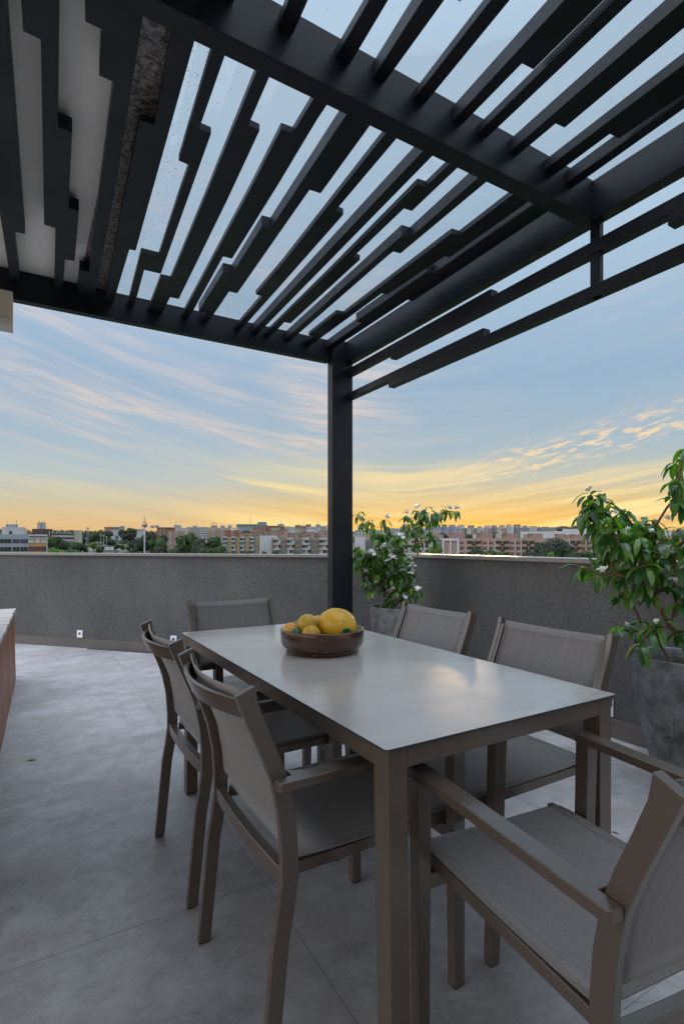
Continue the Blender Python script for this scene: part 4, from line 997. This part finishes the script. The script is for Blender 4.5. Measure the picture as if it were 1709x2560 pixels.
# low roofs just above the parapet
b = Bld('low_shed', 'low white shed with a grey roof just above the left parapet', 233, 302, 1376, 420, 'c_white', 14)
bm = BM(); prism(bm, [(-1.5, 0), (3, 2.0), (12, 2.6), (15, 0)], -3, b.w - 1, 'x'); o = link('roof', bm, 'c_roof', b.t); o.location.z = b.top
b = Bld('small_house', 'small cream building with arches and a red tiled roof below the white mast', 347, 376, 1376, 430, 'c_beige', 10)
bm = BM(); prism(bm, [(-1, 0), (5, 2.6), (11, 0)], -.8, b.w - 2, 'x'); o = link('roof', bm, 'c_tile', b.t); o.location.z = b.top
for q_ in (354, 363): b.part('archway', 'win_dark', q_, q_ + 6, 1379.5, 1386)
b = Bld('low_shed', 'small white and blue hut just above the parapet, below the big spreading tree', 442, 479, 1373, 400, 'c_steel', 8)
b.part('white_front', 'c_white', 459, 479, 1374, 1400, -.3)
# hillside houses in the gap between the trees
hill = [(261, 300, 1317, 'c_rose', 900), (300, 312, 1315, 'c_lav', 860), (279, 297, 1325, 'c_white', 800), (278, 296, 1335, 'c_white', 700), (288, 300, 1339, 'c_blue', 690), (296, 309, 1335, 'c_white', 680), (308, 330, 1338, 'c_rose', 690), (328, 352, 1333, 'c_white', 760), (340, 360, 1322, 'c_offwhite', 860), (312, 322, 1346, 'c_white', 640), (259, 279, 1353, 'c_white', 600)]
for i, (x0, x1, yt, m_, D) in enumerate(hill):
    b = Bld('hillside_house', '%s small house on the hillside left of the white mast, %s from the left' % ({'c_rose': 'pinkish', 'c_lav': 'bluish', 'c_white': 'white', 'c_blue': 'blue', 'c_offwhite': 'off-white'}[m_], NUM[i]), x0, x1, yt, D, m_, 10, 'house', 'houses on the hillside between the trees')
    nb = max(2, int((x1 - x0) / 5))
    for c_ in range(nb): b.part('window', 'win_dark', x0 + 1 + c_ * 5, x0 + 3 + c_ * 5, yt + 2.5, yt + 4.5, -.2)
# slab housing on the left ridge
def slab(name, lab, x0, x1, yt, D, m_, stripes, depth=12, rows=4, pitch=6.5, sm='c_white', wm='win_dark', grp='brick and render apartment slabs on the left ridge'):
    b = Bld(name, lab, x0, x1, yt, D, m_, depth, 'apartment block', grp)
    for xs in stripes:
        b.part('stair_strip', sm, xs, xs + 4, yt + .5, yt + 34, -.4)
        for r in range(rows): b.part('window', wm, xs + .6, xs + 3.4, yt + 3 + r * pitch, yt + 5 + r * pitch, -.5, -.4)
    return b
b = slab('apartment_slab', 'orange-brick apartment slab on the ridge right of the white mast', 392, 437, 1319, 760, 'c_brick', (399, 409), 14, 4, 5.5, 'c_beige')
b.part('roof_edge', 'c_roof', 392, 437, 1318, 1320, -.8); b.roofbox('roof_tank', 'c_steel', 376, 386, 1314, 1319.5); b.roofbox('roof_tank', 'c_steel', 388, 397, 1313, 1319.5)
b = slab('apartment_slab', 'pink-grey apartment slab with pale stair strips, left of the big spreading tree', 418, 462, 1328, 560, 'c_rose', (424, 439), 14, 5, 5.5)
b = slab('apartment_slab', 'pale slab with a bluish roof tower on the ridge above the big spreading tree', 430, 470, 1319.5, 820, 'c_offwhite', (433,), 14, 3, 4)
b.roofbox('roof_tower', 'c_lav', 435, 453, 1312.5, 1321); b.antenna(440, 1304, 1313, .3); b.roofbox('roof_tower', 'c_lav', 482, 492, 1313.5, 1320)
b = slab('apartment_slab', 'cream slab behind the crown of the big spreading tree', 466, 500, 1317.5, 850, 'c_beige', (478, 490), 14, 4, 4)
b = slab('apartment_slab', 'bluish-grey narrow block on the ridge right of the big spreading tree', 499, 520, 1317.5, 800, 'c_steel', (504,), 14, 4, 4)
for y_ in (1324, 1330, 1336): b.part('floor_band', 'c_white', 499.5, 519.5, y_, y_ + 2, -.5)
b = slab('apartment_slab', 'beige and grey apartment slab right of the bluish block', 517, 562, 1325, 640, 'c_tan', (513, 532, 553), 14, 5, 4.5)
b = slab('apartment_slab', 'cream slab with roof antennas behind the beige slab', 520, 577, 1318.5, 780, 'c_beige', (537,), 14, 2, 4)
b.roofbox('roof_tank', 'c_grey', 527, 543, 1314, 1319); b.roofbox('roof_tank', 'c_steel', 551, 562, 1313.5, 1319)
for q_ in (528, 534, 538, 542): b.antenna(q_, 1303 if q_ == 534 else 1308, 1314, .3)
b = slab('apartment_slab', 'orange brick slab right of the cream slab', 562, 598, 1325, 700, 'c_brick', (579,), 14, 3, 4.5)
b.roofbox('roof_tank', 'c_lav', 569, 579, 1312.5, 1320); b.part('floor_band', 'c_white', 579, 596, 1319, 1324, -.2)
# big flat building with blue roof box on the skyline
b = Bld('flat_hall', 'long low glass-fronted hall with a blue box on its roof, highest on the skyline', 591, 668, 1311, 1000, 'c_steel', 30)
b.part('glass_band', 'win_teal', 593, 640, 1313.5, 1317.5, -.4); b.part('roof_slab', 'c_offwhite', 590, 668, 1310, 1312, -1.5, 6)
b.roofbox('roof_box', 'c_blue', 644, 666, 1304.5, 1311, 10, 3); b.antenna(625.5, 1294, 1311, .35)
# middle row behind the yellowish apartments
mid = [(630, 664, 1318, 'c_rose', 720), (664, 700, 1315, 'c_brick', 730), (677, 700, 1319, 'c_green', 640), (694, 710, 1310.5, 'c_offwhite', 800), (700, 716, 1317, 'c_brick', 700), (711, 727, 1317, 'c_offwhite', 690), (726, 738, 1318.5, 'c_white', 680), (737, 752, 1313, 'c_tan', 760), (738, 751, 1320, 'c_green', 660),
       (752, 765, 1315, 'c_rose', 740), (764, 777, 1311.5, 'c_tan', 780), (766, 790, 1317, 'c_white', 700), (789, 800, 1312, 'c_steel', 800), (792, 818, 1315.5, 'c_white', 760), (800, 815, 1320.5, 'c_beige', 690), (817, 832, 1313.5, 'c_white', 740)]
cn = {'c_rose': 'dusty pink', 'c_brick': 'red-brown', 'c_green': 'pale green', 'c_offwhite': 'off-white', 'c_white': 'white', 'c_tan': 'tan', 'c_steel': 'blue-grey', 'c_beige': 'beige', 'c_pink': 'pink', 'c_lav': 'lavender-grey'}
for i, (x0, x1, yt, m_, D) in enumerate(mid):
    b = Bld('rooftop_block', '%s block in the crowded skyline left of the post, %s from the left' % (cn[m_], NUM[i]), x0, x1, yt, D, m_, 14, 'building', 'crowded skyline blocks left of the post')
    if m_ in ('c_white', 'c_offwhite', 'c_tan', 'c_rose'):
        for c_ in range(max(1, int((x1 - x0) / 6))): b.part('window', 'win_dark', x0 + 2 + c_ * 6, x0 + 4.5 + c_ * 6, yt + 3, yt + 5, -.3)
    b.part('parapet', 'c_roof', x0, x1, yt - .8, yt, -.3, .4)
    if i % 3 == 0: b.antenna((x0 + x1) / 2, yt - 8, yt, .2)
pent = [(598, 632, 1332, 'c_tan'), (632, 655, 1330, 'c_tan'), (648, 697, 1327, 'c_tan'), (692, 720, 1325, 'c_pink'), (720, 746, 1333, 'c_pink'), (746, 760, 1333, 'c_tan'), (757, 786, 1331, 'c_pink'), (785, 795, 1333, 'c_tan'), (795, 832, 1327, 'c_pink')]
for i, (x0, x1, yt, m_) in enumerate(pent):
    b = Bld('penthouse_block', '%s block above the balcony apartments left of the post, %s in the row' % ('salmon' if m_ == 'c_pink' else 'tan', NUM[i]), x0, x1, yt, 395 + i * 3, m_, 10, 'building', 'salmon blocks above the balcony apartments')
    b.part('window', 'win_dark', (x0 + x1) / 2 - 3, (x0 + x1) / 2 + 3, yt + 6, yt + 8, -.15); b.part('roof_edge', 'c_brick', x0, x1, yt - .5, yt + .5, -.2)
# balcony apartments, ochre panels (left) and grey louvres (right of the blank gable)
b = Bld('apartment_block', 'ochre-panelled balcony apartment block left of the blank white gable', 555.5, 648, 1342, 352, 'c_grey', 11, 'apartment block')
for i, x in enumerate((569, 589.5, 613, 638)):
    b.part('ochre_panel', 'c_ochre', x, x + (10 if i < 3 else 9), 1344, 1400, -.5)
    for y_ in (1355, 1366): b.part('panel_band', 'c_yellow', x, x + 10, y_, y_ + .8, -.6, -.5)
for x in (558, 578.5, 600.5, 624.5):
    b.part('parapet_panel', 'c_offwhite', x, x + 10, 1341, 1345.5, -.9)
    for r in range(4):
        y_ = 1346 + r * 11
        b.part('window', 'win_dark' if r != 1 else 'win_teal', x, x + 5, y_, y_ + 5, -.25); b.part('window', 'win_curtain' if r == 2 else 'win_teal', x + 5.5, x + 10, y_, y_ + 5, -.25)
        b.part('balcony', 'c_offwhite', x, x + 9.5, y_ + 5, y_ + 9.5, -1.1)
b = Bld('gable_wall', 'big blank white gable wall between the two balcony apartment blocks', 648.5, 692, 1339, 350, 'c_white', 12, 'building')
b = Bld('apartment_block', 'balcony apartment block with grey louvres, immediately left of the post', 679, 832, 1345, 342, 'c_grey', 12, 'apartment block')
for x0, x1 in ((680, 683.5), (701.5, 717), (736.5, 755), (777.5, 798), (823, 830)):
    b.part('louvre_panel', 'c_louver', x0, x1, 1350, 1400, -.45); b.part('parapet_panel', 'c_grey', x0, x1, 1344.5, 1350, -.6)
    for y_ in (1350.5, 1363, 1375): b.part('panel_band', 'c_yellow', x0, x1, y_, y_ + 1.1, -.7, -.45)
for x0, x1 in ((684, 698), (717.5, 733), (755, 773), (798.5, 819)):
    b.part('parapet_panel', 'c_offwhite', x0, x1, 1344, 1350, -1.0)
    for r in range(3):
        y_ = 1350.5 + r * 12.8
        n3 = 3
        for c_ in range(n3):
            wd_ = (x1 + 3 - x0) / n3; b.part('window', ('win_dark', 'win_teal', 'win_curtain')[(c_ + r + int(x0)) % 3], x0 + c_ * wd_ + .3, x0 + (c_ + 1) * wd_ - .3, y_, y_ + 6.5, -.25)
        b.part('balcony', 'c_offwhite', x0, x1, y_ + 6.7, y_ + 12, -1.3); b.part('balcony_side', 'c_yellow', x1 + .1, x1 + 3, y_ + 7, y_ + 11, -1.0)
# right of the post, behind the corner shrub
b = Bld('tower_block', 'narrow white gable at the right side of the post', 886, 912, 1342, 330, 'c_white', 10, 'building')
b = Bld('apartment_block', 'pale grey apartment block with louvres seen through the corner shrub', 912, 1105, 1347, 345, 'c_offwhite', 12, 'apartment block')
for x0, x1 in ((913, 933), (960, 990), (1082, 1105)): b.part('louvre_panel', 'c_louver', x0, x1, 1349, 1368, -.45)
for x in (936, 995, 1010, 1028, 1046, 1062):
    for r in range(3): b.part('window', 'win_dark', x, x + 8, 1352 + r * 11, 1357 + r * 11, -.2)
for x0, x1, yt, m_, i in ((905, 935, 1337, 'c_pink', 0), (1012, 1050, 1338, 'c_tan', 1), (1050, 1108, 1337, 'c_pink', 2), (1072, 1090, 1331, 'c_pink', 3)):
    Bld('penthouse_block', 'salmon rendered block behind the corner shrub, %s from the left' % NUM[i], x0, x1, yt, 400, m_, 10, 'building', 'salmon blocks behind the corner shrub')
# pink apartments
b = Bld('apartment_block', 'pink apartment block with a white framed end wall and round balcony planters', 1105, 1520, 1346, 285, 'c_pink', 12, 'apartment block')
b.part('white_frame', 'c_white', 1105, 1148, 1346, 1352, -.6); b.part('white_frame', 'c_white', 1105, 1110, 1352, 1400, -.6); b.part('white_frame', 'c_white', 1124, 1128, 1352, 1400, -.6); b.part('white_frame', 'c_white', 1141.5, 1148, 1352, 1400, -.6)
for x in (1110.5, 1134): b.part('recess_panel', 'c_tan', x, x + 6, 1354, 1400, -.2)
for x in (1164, 1219, 1236, 1286.5, 1301, 1422, 1463, 1476): b.part('pilaster', 'c_offwhite', x, x + 2.2, 1346, 1400, -.7)
for r in range(3):
    y_ = 1354.5 + r * 13.5
    for x in (1149, 1206, 1222, 1274, 1290, 1412, 1452.5, 1466, 1505): b.part('window', 'win_maroon', x, x + 9, y_, y_ + 5.5, -.2); b.part('sill_band', 'c_offwhite', x - 1, x + 11, y_ + 9.3, y_ + 10.8, -.35)
for x0, x1 in ((1167, 1202), (1238.5, 1272), (1305, 1336), (1424, 1451), (1478, 1500)):
    b.part('balcony_top', 'c_tan', x0, x1, 1346, 1352.5, -.9)
    for r in range(3):
        y_ = 1353 + r * 13.5
        b.part('loggia', 'win_dark', x0, x1, y_, y_ + 7, -.15); b.part('balcony', 'c_tan', x0, x1, y_ + 7, y_ + 13.5, -1.0)
        xm = (x0 + x1) / 2; bm = BM(); k = b.k
        prism(bm, [(b.X(xm) + 5.4 * k * math.cos(PI + PI * q_ / 8), b.Z(y_ + 6.3) + 5 * k * math.sin(PI + PI * q_ / 8)) for q_ in range(9)], -1.5, -1.02, 'y'); link('balcony_planter', bm, 'win_dark', b.t)
        b.part('post_strip', 'c_white', xm - .5, xm + .5, y_, y_ + 6, -1.2, -1.05)
for i, (x0, x1, yt, m_) in enumerate([(1120, 1162, 1332, 'c_rose'), (1190, 1231, 1333, 'c_rose'), (1181, 1190, 1336, 'c_white'), (1254, 1295, 1334, 'c_rose'), (1238, 1254, 1334, 'c_offwhite'), (1318, 1356, 1334, 'c_rose'), (1308, 1318, 1336, 'c_pink'), (1410, 1424, 1337, 'c_orange'), (1424, 1463, 1336, 'c_rose'), (1478, 1520, 1337, 'c_rose'), (1385, 1412, 1335, 'c_rose')]):
    mm_ = 'c_pink' if m_ == 'c_orange' else m_
    b = Bld('penthouse_block', '%s roof storey above the pink apartment block, %s in order from the left' % ({'c_rose': 'dusty pink', 'c_white': 'white', 'c_offwhite': 'off-white', 'c_pink': 'salmon', 'c_orange': 'salmon'}[m_], NUM[i]), x0, x1, yt, 298, mm_, 8, 'roof storey', 'roof storeys above the pink apartments')
    if m_ == 'c_rose': b.part('brick_edge', 'c_brick', x0, x0 + (x1 - x0) * .3, yt, yt + 2, -.2)
    if m_ == 'c_rose': b.part('wall_joint', 'c_tan', x0 + 3, x0 + 4, yt + 1, yt + 12, -.2)
# white rows on the right ridge
Bld('ridge_terrace', 'long grey terrace of housing filling the gaps behind the right-hand ridge blocks', 1080, 1412, 1320.5, 960, 'c_grey', 10, 'building')
ridge = [(1083, 1102), (1102, 1120), (1121, 1140), (1141, 1161), (1167, 1185), (1193, 1207), (1208, 1226), (1226, 1242), (1244, 1261), (1263, 1281), (1283, 1303), (1303, 1320), (1322, 1341), (1340, 1352), (1352, 1372), (1372, 1388), (1388, 1404)]
for i, (x0, x1) in enumerate(ridge):
    yt = [1312, 1312, 1312.5, 1313, 1314, 1317, 1314.5, 1314, 1313.5, 1312.5, 1312, 1315, 1316, 1318, 1317.5, 1320, 1318][i]
    m_ = 'c_lav' if i < 3 else ('c_white' if i % 2 else 'c_offwhite')
    b = Bld('ridge_block', '%s housing block on the right-hand ridge, %s from the left end of the row' % ('lavender-grey' if i < 3 else 'white' if i % 2 else 'off-white', NUM[i]), x0 - (i % 3), x1 + (i * 7 % 4) * .8, yt + 3 + (i * 5 % 3), 900 + (i % 4) * 12, m_, 16, 'apartment block', 'pale housing blocks along the right-hand ridge')
    ra, rb_ = x0 + (i * 3 % 5) * .8, x1 - (i * 7 % 4) * 1.1; b.roofbox('roof_storey', ('c_offwhite', 'c_grey', 'c_lav')[i % 3], ra, rb_, yt, yt + 5, 8, .5); b.roofbox('roof_slab', 'c_tan', ra - .4, rb_ + .4, yt - .6, yt, 10, .1)
    if i % 4 == 1: b.antenna((ra + rb_) / 2, yt - 6, yt, .25)
    for c_ in range(max(2, int((x1 - x0) / 5))): b.part('window', 'win_dark', x0 + 2 + c_ * 5, x0 + 3.8 + c_ * 5, yt + 9, yt + 11.2, -.3)
    for c_ in range(max(1, int((x1 - x0) / 8))): b.part('window', 'win_dark', x0 + 3 + c_ * 8, x0 + 5 + c_ * 8, yt + 5, yt + 7, -.3)
    if 3 <= i <= 8: b.part('brown_bay', 'c_tan', x1 - 7, x1, yt + 8, yt + 24, -.5)
Bld('long_hall', 'long pale roofline behind the big dark tree on the right', 1300, 1470, 1329, 520, 'c_white', 14, 'building')
b = Bld('long_hall', 'pale flat hall with a dark hipped roof at the right end of the ridge', 1405, 1475, 1322, 640, 'c_white', 14, 'building')
bm = BM(); prism(bm, [(0, 0), (8, 3.5), (26, 3.5), (33, 0)], 0, 10, 'y'); o = link('roof', bm, 'c_dgrey', b.t); o.location = (6, -.2, b.top)
for i, (x0, x1, yt, m_, D) in enumerate([(1475, 1540, 1324, 'c_white', 700), (1540, 1620, 1322, 'c_offwhite', 720), (1620, 1760, 1326, 'c_white', 700), (1520, 1640, 1340, 'c_pink', 300), (1640, 1800, 1338, 'c_pink', 310), (886, 960, 1325, 'c_offwhite', 820), (960, 1083, 1321, 'c_lav', 880), (-160, -60, 1330, 'c_grey', 300)]):
    b = Bld('distant_block', ['white block on the skyline seen through the right shrub', 'off-white block on the skyline through the middle of the right shrub', 'white block on the skyline at the right frame edge', 'pink block seen through the gaps of the right shrub', 'pink block at the right frame edge behind the shrub',
        'off-white block seen just right of the post', 'lavender-grey ridge block behind the corner shrub', 'grey block beyond the left frame edge'][i], x0, x1, yt, D, m_, 14, 'building')
    for c_ in range(int((x1 - x0) / 9)):
        for r in range(2): b.part('window', 'win_dark', x0 + 3 + c_ * 9, x0 + 6 + c_ * 9, yt + 3 + r * 6, yt + 5.5 + r * 6, -.3)

# masts and poles
def at_g(px, D): p = W(px, 1358, D); return p.x, p.y
x, y = at_g(361.3, 300); zb_ = H + ground_z(300); k = 300 / FX
ms = thing('telecom_mast', 'tall white telecom mast with antenna clusters standing between the trees', 'mast', (x, y, zb_), ANG)
tp_ = (1358 - 1318) * k - ground_z(300)
bm = BM(); tube(bm, [(0, 0, 0), (0, 0, tp_ * .6), (0, 0, tp_)], [.42, .36, .30], 12); link('pole', bm, 'c_white', ms, smooth=True)
bm = BM(); lathe(bm, [(0, tp_), (.8, tp_), (1.5, tp_ + .4), (1.5, tp_ + 1.4), (.7, tp_ + 1.6), (0, tp_ + 1.6)], 16); link('platform', bm, 'c_grey', ms)
bm = BM(); tube(bm, [(0, 0, tp_ + 1.6), (0, 0, tp_ + 7.0)], [.14, .05], 8); link('spire', bm, 'c_dgrey', ms)
for i, (dx_, z0, z1) in enumerate(((-1.25, 1.6, 3.1), (1.15, 1.4, 2.8), (-.45, 2.2, 3.4), (.5, 2.0, 3.3), (.55, 3.8, 4.5), (-.4, 4.4, 5.0), (.9, 1.5, 2.4))):
    bm = BM(); box(bm, dx_ - .09, dx_ + .09, -.12, .12, tp_ + z0, tp_ + z1); link('antenna_panel', bm, 'c_offwhite' if i < 2 else 'c_dgrey', ms)
x, y = at_g(220, 330); zb_ = H + ground_z(330); tp_ = (1358 - 1319) * 330 / FX - ground_z(330)
lt = thing('lattice_tower', 'grey lattice tower with antennas standing in front of the left trees', 'mast', (x, y, zb_), ANG)
bm = BM()
for a in (-.35, .35):
    for c_ in (-.35, .35): box(bm, a - .06, a + .06, c_ - .06, c_ + .06, 0, tp_)
for i in range(int(tp_ / 1.2)):
    box(bm, -.35, .35, -.39, -.33, i * 1.2, i * 1.2 + .1)
    sgn = 1 if i % 2 else -1
    tube(bm, [(-.35 * sgn, -.36, i * 1.2), (.35 * sgn, -.36, i * 1.2 + 1.2)], .05, 4)
link('lattice', bm, 'c_steel', lt)
for dx_ in (-.6, 0, .6):
    bm = BM(); box(bm, dx_ - .15, dx_ + .15, -.5, -.2, tp_ - 1.2, tp_ + .3); link('antenna_panel', bm, 'c_offwhite', lt)
for i, (px, y0, D) in enumerate([(252, 1338, 500), (258.7, 1340, 470), (266.5, 1343, 440), (339.5, 1346, 430), (215.5, 1347, 380), (242.5, 1356, 370), (385.5, 1355, 360)]):
    x, y = at_g(px, D); tp_ = (1358 - y0) * D / FX - ground_z(D)
    o = thing('floodlight_pole', 'slender pale floodlight pole in the field, %s from the left' % NUM[[2, 3, 4, 5, 0, 1, 6][i]], 'pole', (x, y, H + ground_z(D)), ANG, 'floodlight poles in the field')
    bm = BM(); tube(bm, [(0, 0, 0), (0, 0, tp_)], [.24, .15], 8); link('pole', bm, 'c_offwhite', o); bm = BM(); box(bm, -.9, .9, -.2, .2, tp_, tp_ + .45); link('lamp_head', bm, 'c_white', o)

# trees
def tree_proto(seed, mat, n, flat, sparse, leafs=.55):
    rr = random.Random(seed); lobes = []
    for i in range(9):
        a = rr.uniform(0, 2 * PI); r = rr.uniform(.15, .62); lobes.append((Vector((r * math.cos(a), r * math.sin(a), .62 + rr.uniform(-.22, .24) * flat)), rr.uniform(.22, .40)))
    lobes.append((Vector((0, 0, .68)), .45))
    bm = BM()
    for k in range(n):
        c, r = lobes[rr.randrange(len(lobes))]
        v = Vector((rr.gauss(0, 1), rr.gauss(0, 1), rr.gauss(0, 1))).normalized(); rad_ = r * rr.uniform(.72, 1.05)
        p = c + Vector((v.x * rad_, v.y * rad_, v.z * rad_ * flat * .8))
        if sparse and noise.noise(p * 4.5 + Vector((seed, 0, 0))) < -.02: continue
        nrm = (v + Vector((rr.uniform(-.6, .6), rr.uniform(-.6, .6), rr.uniform(-.3, .8)))).normalized(); u = nrm.orthogonal().normalized(); ang = rr.uniform(0, 6.28)
        u2 = u * math.cos(ang) + nrm.cross(u) * math.sin(ang); v2 = nrm.cross(u2); s_ = leafs * .075 * rr.uniform(.7, 1.5)
        bm.faces.new([bm.verts.new(p + u2 * s_), bm.verts.new(p + v2 * s_ * .75), bm.verts.new(p - u2 * s_), bm.verts.new(p - v2 * s_ * .75)])
    me = bpy.data.meshes.new('crown'); bm.to_mesh(me); bm.free(); me.materials.append(MATS[mat])
    bt = BM(); tube(bt, [(0, 0, 0), (.01, 0, .25), (0, .01, .5)], [.045, .032, .02], 7)
    for q_ in range(5):
        a = q_ * 1.26; tube(bt, [(0, 0, .26 + .03 * q_), (.18 * math.cos(a), .18 * math.sin(a), .5), (.42 * math.cos(a), .42 * math.sin(a), .72)], [.02, .013, .006], 5)
    mt = bpy.data.meshes.new('trunk'); bt.to_mesh(mt); bt.free(); mt.materials.append(MATS['trunk_far'])
    return me, mt
PR = {'g': tree_proto(1, 'tree_green', 5200, .8, False), 'd': tree_proto(2, 'tree_dark', 5200, .75, False), 'b': tree_proto(3, 'tree_brown', 4200, .7, True), 'l': tree_proto(4, 'tree_lime', 4200, .8, False), 's': tree_proto(5, 'tree_green', 5200, .6, True), 'G': tree_proto(6, 'tree_green', 5200, .9, False, .5)}
KN = dict(g='mid-green bushy tree', d='dark green dense tree', b='brownish sparse tree', l='bright lime-green tree', s='broad spreading tree with airy crown', G='tall rounded green tree')
trees = [ # x0, x1, ytop, D, kind, place
 (118, 152, 1336, 230, 'g', 'at the right end of the white office block'), (135, 180, 1342, 240, 'd', 'in front of the long grey low block'), (117, 170, 1365, 170, 'l', 'low beside the white office block'),
 (165, 205, 1350, 230, 'g', 'below the blank beige slab'), (186, 215, 1352, 200, 'd', 'to the left of the lattice tower foot'), (160, 215, 1366, 165, 'g', 'just above the parapet below the blank slab'),
 (198, 240, 1320, 430, 'd', 'behind the top of the lattice tower'), (222, 245, 1328, 400, 'g', 'right of the lattice tower'), (238, 272, 1321, 560, 'G', 'on the slope right of the lattice tower'), (258, 280, 1324, 560, 'd', 'below the pinkish hillside house'),
 (222, 242, 1353, 300, 'l', 'in the field right of the lattice tower'), (262, 288, 1341, 480, 'd', 'behind the floodlight poles'), (294, 318, 1319, 640, 'd', 'on the ridge in the gap of hillside houses'), (316, 342, 1316, 640, 'g', 'on the ridge left of the white mast'), (306, 342, 1327, 600, 'b', 'mid-slope above the hillside houses'),
 (240, 262, 1362, 330, 'g', 'small one in front of the field'), (281, 300, 1356, 380, 'd', 'standing in the field'), (298, 312, 1360, 380, 'g', 'small one standing in the middle of the field'), (314, 328, 1363, 380, 'd', 'small one alone in the field left of the white mast'),
 (262, 310, 1374, 190, 'g', 'low in front of the white shed'), (302, 352, 1367, 260, 'b', 'beside the red-roofed small building'), (325, 372, 1336, 330, 'd', 'left of the white mast foot'), (352, 404, 1319, 360, 'b', 'immediately behind the white mast'), (376, 425, 1338, 330, 'g', 'right of the white mast'),
 (372, 430, 1352, 250, 'b', 'low and right of the red-roofed building'), (395, 422, 1332, 420, 'd', 'at the foot of the orange-brick slab'), (418, 450, 1366, 210, 'g', 'low in front of the pink-grey slab'), (428, 462, 1356, 300, 'd', 'below the pink-grey slab'),
 (438, 505, 1319, 290, 's', 'largest on the left half of the skyline'), (480, 535, 1337, 270, 'b', 'right of the big spreading tree'), (520, 560, 1335, 300, 'g', 'left of the ochre-panelled apartments'), (470, 520, 1352, 230, 'd', 'below the big spreading tree'), (490, 530, 1362, 190, 'g', 'low above the parapet under the beige slab'),
 (530, 566, 1360, 190, 'g', 'low above the parapet left of the ochre-panelled apartments'), (548, 580, 1372, 180, 'd', 'at the foot of the ochre-panelled apartments'), (596, 628, 1320, 600, 'd', 'between the long glass-fronted hall and the brick slab'), (572, 600, 1375, 170, 'd', 'in front of the ochre-panelled apartments'), (606, 628, 1374, 175, 'g', 'near the left foot of the blank white gable'), (650, 668, 1375, 170, 'd', 'below the blank white gable'), (680, 696, 1374, 170, 'd', 'at the right foot of the blank white gable'), (724, 764, 1374, 175, 'd', 'at the foot of the grey louvre apartments'),
 (1072, 1105, 1360, 230, 'l', 'left of the white framed end wall'), (940, 985, 1359, 240, 'd', 'behind the corner shrub'), (1086, 1122, 1326, 500, 'd', 'behind the salmon blocks at the left of the pink block'), (1160, 1190, 1330, 500, 'd', 'between two roof storeys of the pink block'), (1226, 1256, 1326, 520, 'd', 'behind the roof storeys of the pink block'),
 (1172, 1208, 1365, 190, 'd', 'in front of the first balconies of the pink block'), (1200, 1240, 1370, 185, 'g', 'in front of the pink block near its middle'), (1236, 1268, 1376, 180, 'g', 'low by the parapet in front of the pink block'), (1290, 1350, 1366, 190, 'd', 'left of the big dark tree'), (1338, 1420, 1331, 215, 'd', 'tallest in front of the pink block'), (1362, 1384, 1378, 160, 'l', 'small one at the foot of the big dark tree'),
 (1412, 1452, 1374, 190, 'd', 'right of the big dark tree'), (1452, 1480, 1373, 190, 'g', 'right of the big dark tree near the shrub'), (1475, 1520, 1378, 190, 'd', 'seen past the edge of the right shrub'), (1392, 1430, 1311, 900, 'd', 'on top of the right ridge'), (1440, 1468, 1314, 900, 's', 'on the ridge next to the right shrub'), (1510, 1600, 1368, 200, 'd', 'behind the right shrub'), (1600, 1700, 1364, 200, 'g', 'behind the right part of the shrub')]
for i, (x0, x1, yt, D, kd, place) in enumerate(trees):
    me, mt = PR[kd]; x, y = at_g((x0 + x1) / 2, D); gz = H + ground_z(D); hgt = H + (1358 - yt) * D / FX - gz; wd_ = (x1 - x0) * D / FX * .5 / .72
    t_ = thing('tree', KN[kd] + ' ' + place, 'tree', (x, y, gz), i * 1.7, 'trees between the city blocks')
    hs_ = hgt / 1.02
    # keep crowns compact: trunk takes the rest of the height
    ch = min(hs_, wd_ * 2.1)
    a = bpy.data.objects.new('crown', me); C.objects.link(a); a.parent = t_; a.scale = (wd_, wd_, ch * .93); a.location.z = hgt - ch
    c_ = bpy.data.objects.new('trunk', mt); C.objects.link(c_); c_.parent = t_; c_.scale = (wd_, wd_, hs_ * .93)
bm = BM(); rr = random.Random(77)
for k in range(42000):
    a = math.radians(rr.uniform(-8, 72)); D = rr.choice([rr.uniform(170, 440), rr.uniform(200, 450), rr.uniform(640, 900), rr.uniform(900, 1700)]); x = D * math.sin(a); y = D * math.cos(a)
    if noise.noise(Vector((x * .012, y * .012, 2))) < .03 or (455 < D < 640 and a < math.radians(20)): continue
    gz = H + ground_z(D); s_ = rr.uniform(.8, 2.0) * (1 + D / 1500); p = Vector((x, y, gz + rr.uniform(0, 3.2) + max(0, 5 * noise.noise(Vector((x * .03, y * .03, 9))))))
    u = Vector((rr.uniform(-1, 1), rr.uniform(-1, 1), rr.uniform(-1, 1))).normalized(); v = u.orthogonal().normalized()
    bm.faces.new([bm.verts.new(p + u * s_), bm.verts.new(p + v * s_ * .8), bm.verts.new(p - u * s_), bm.verts.new(p - v * s_ * .8)])
o = link('undergrowth', bm, 'tree_dark'); tag(o, 'scrub and low greenery filling the ground between the distant buildings', 'undergrowth'); o['kind'] = 'stuff'
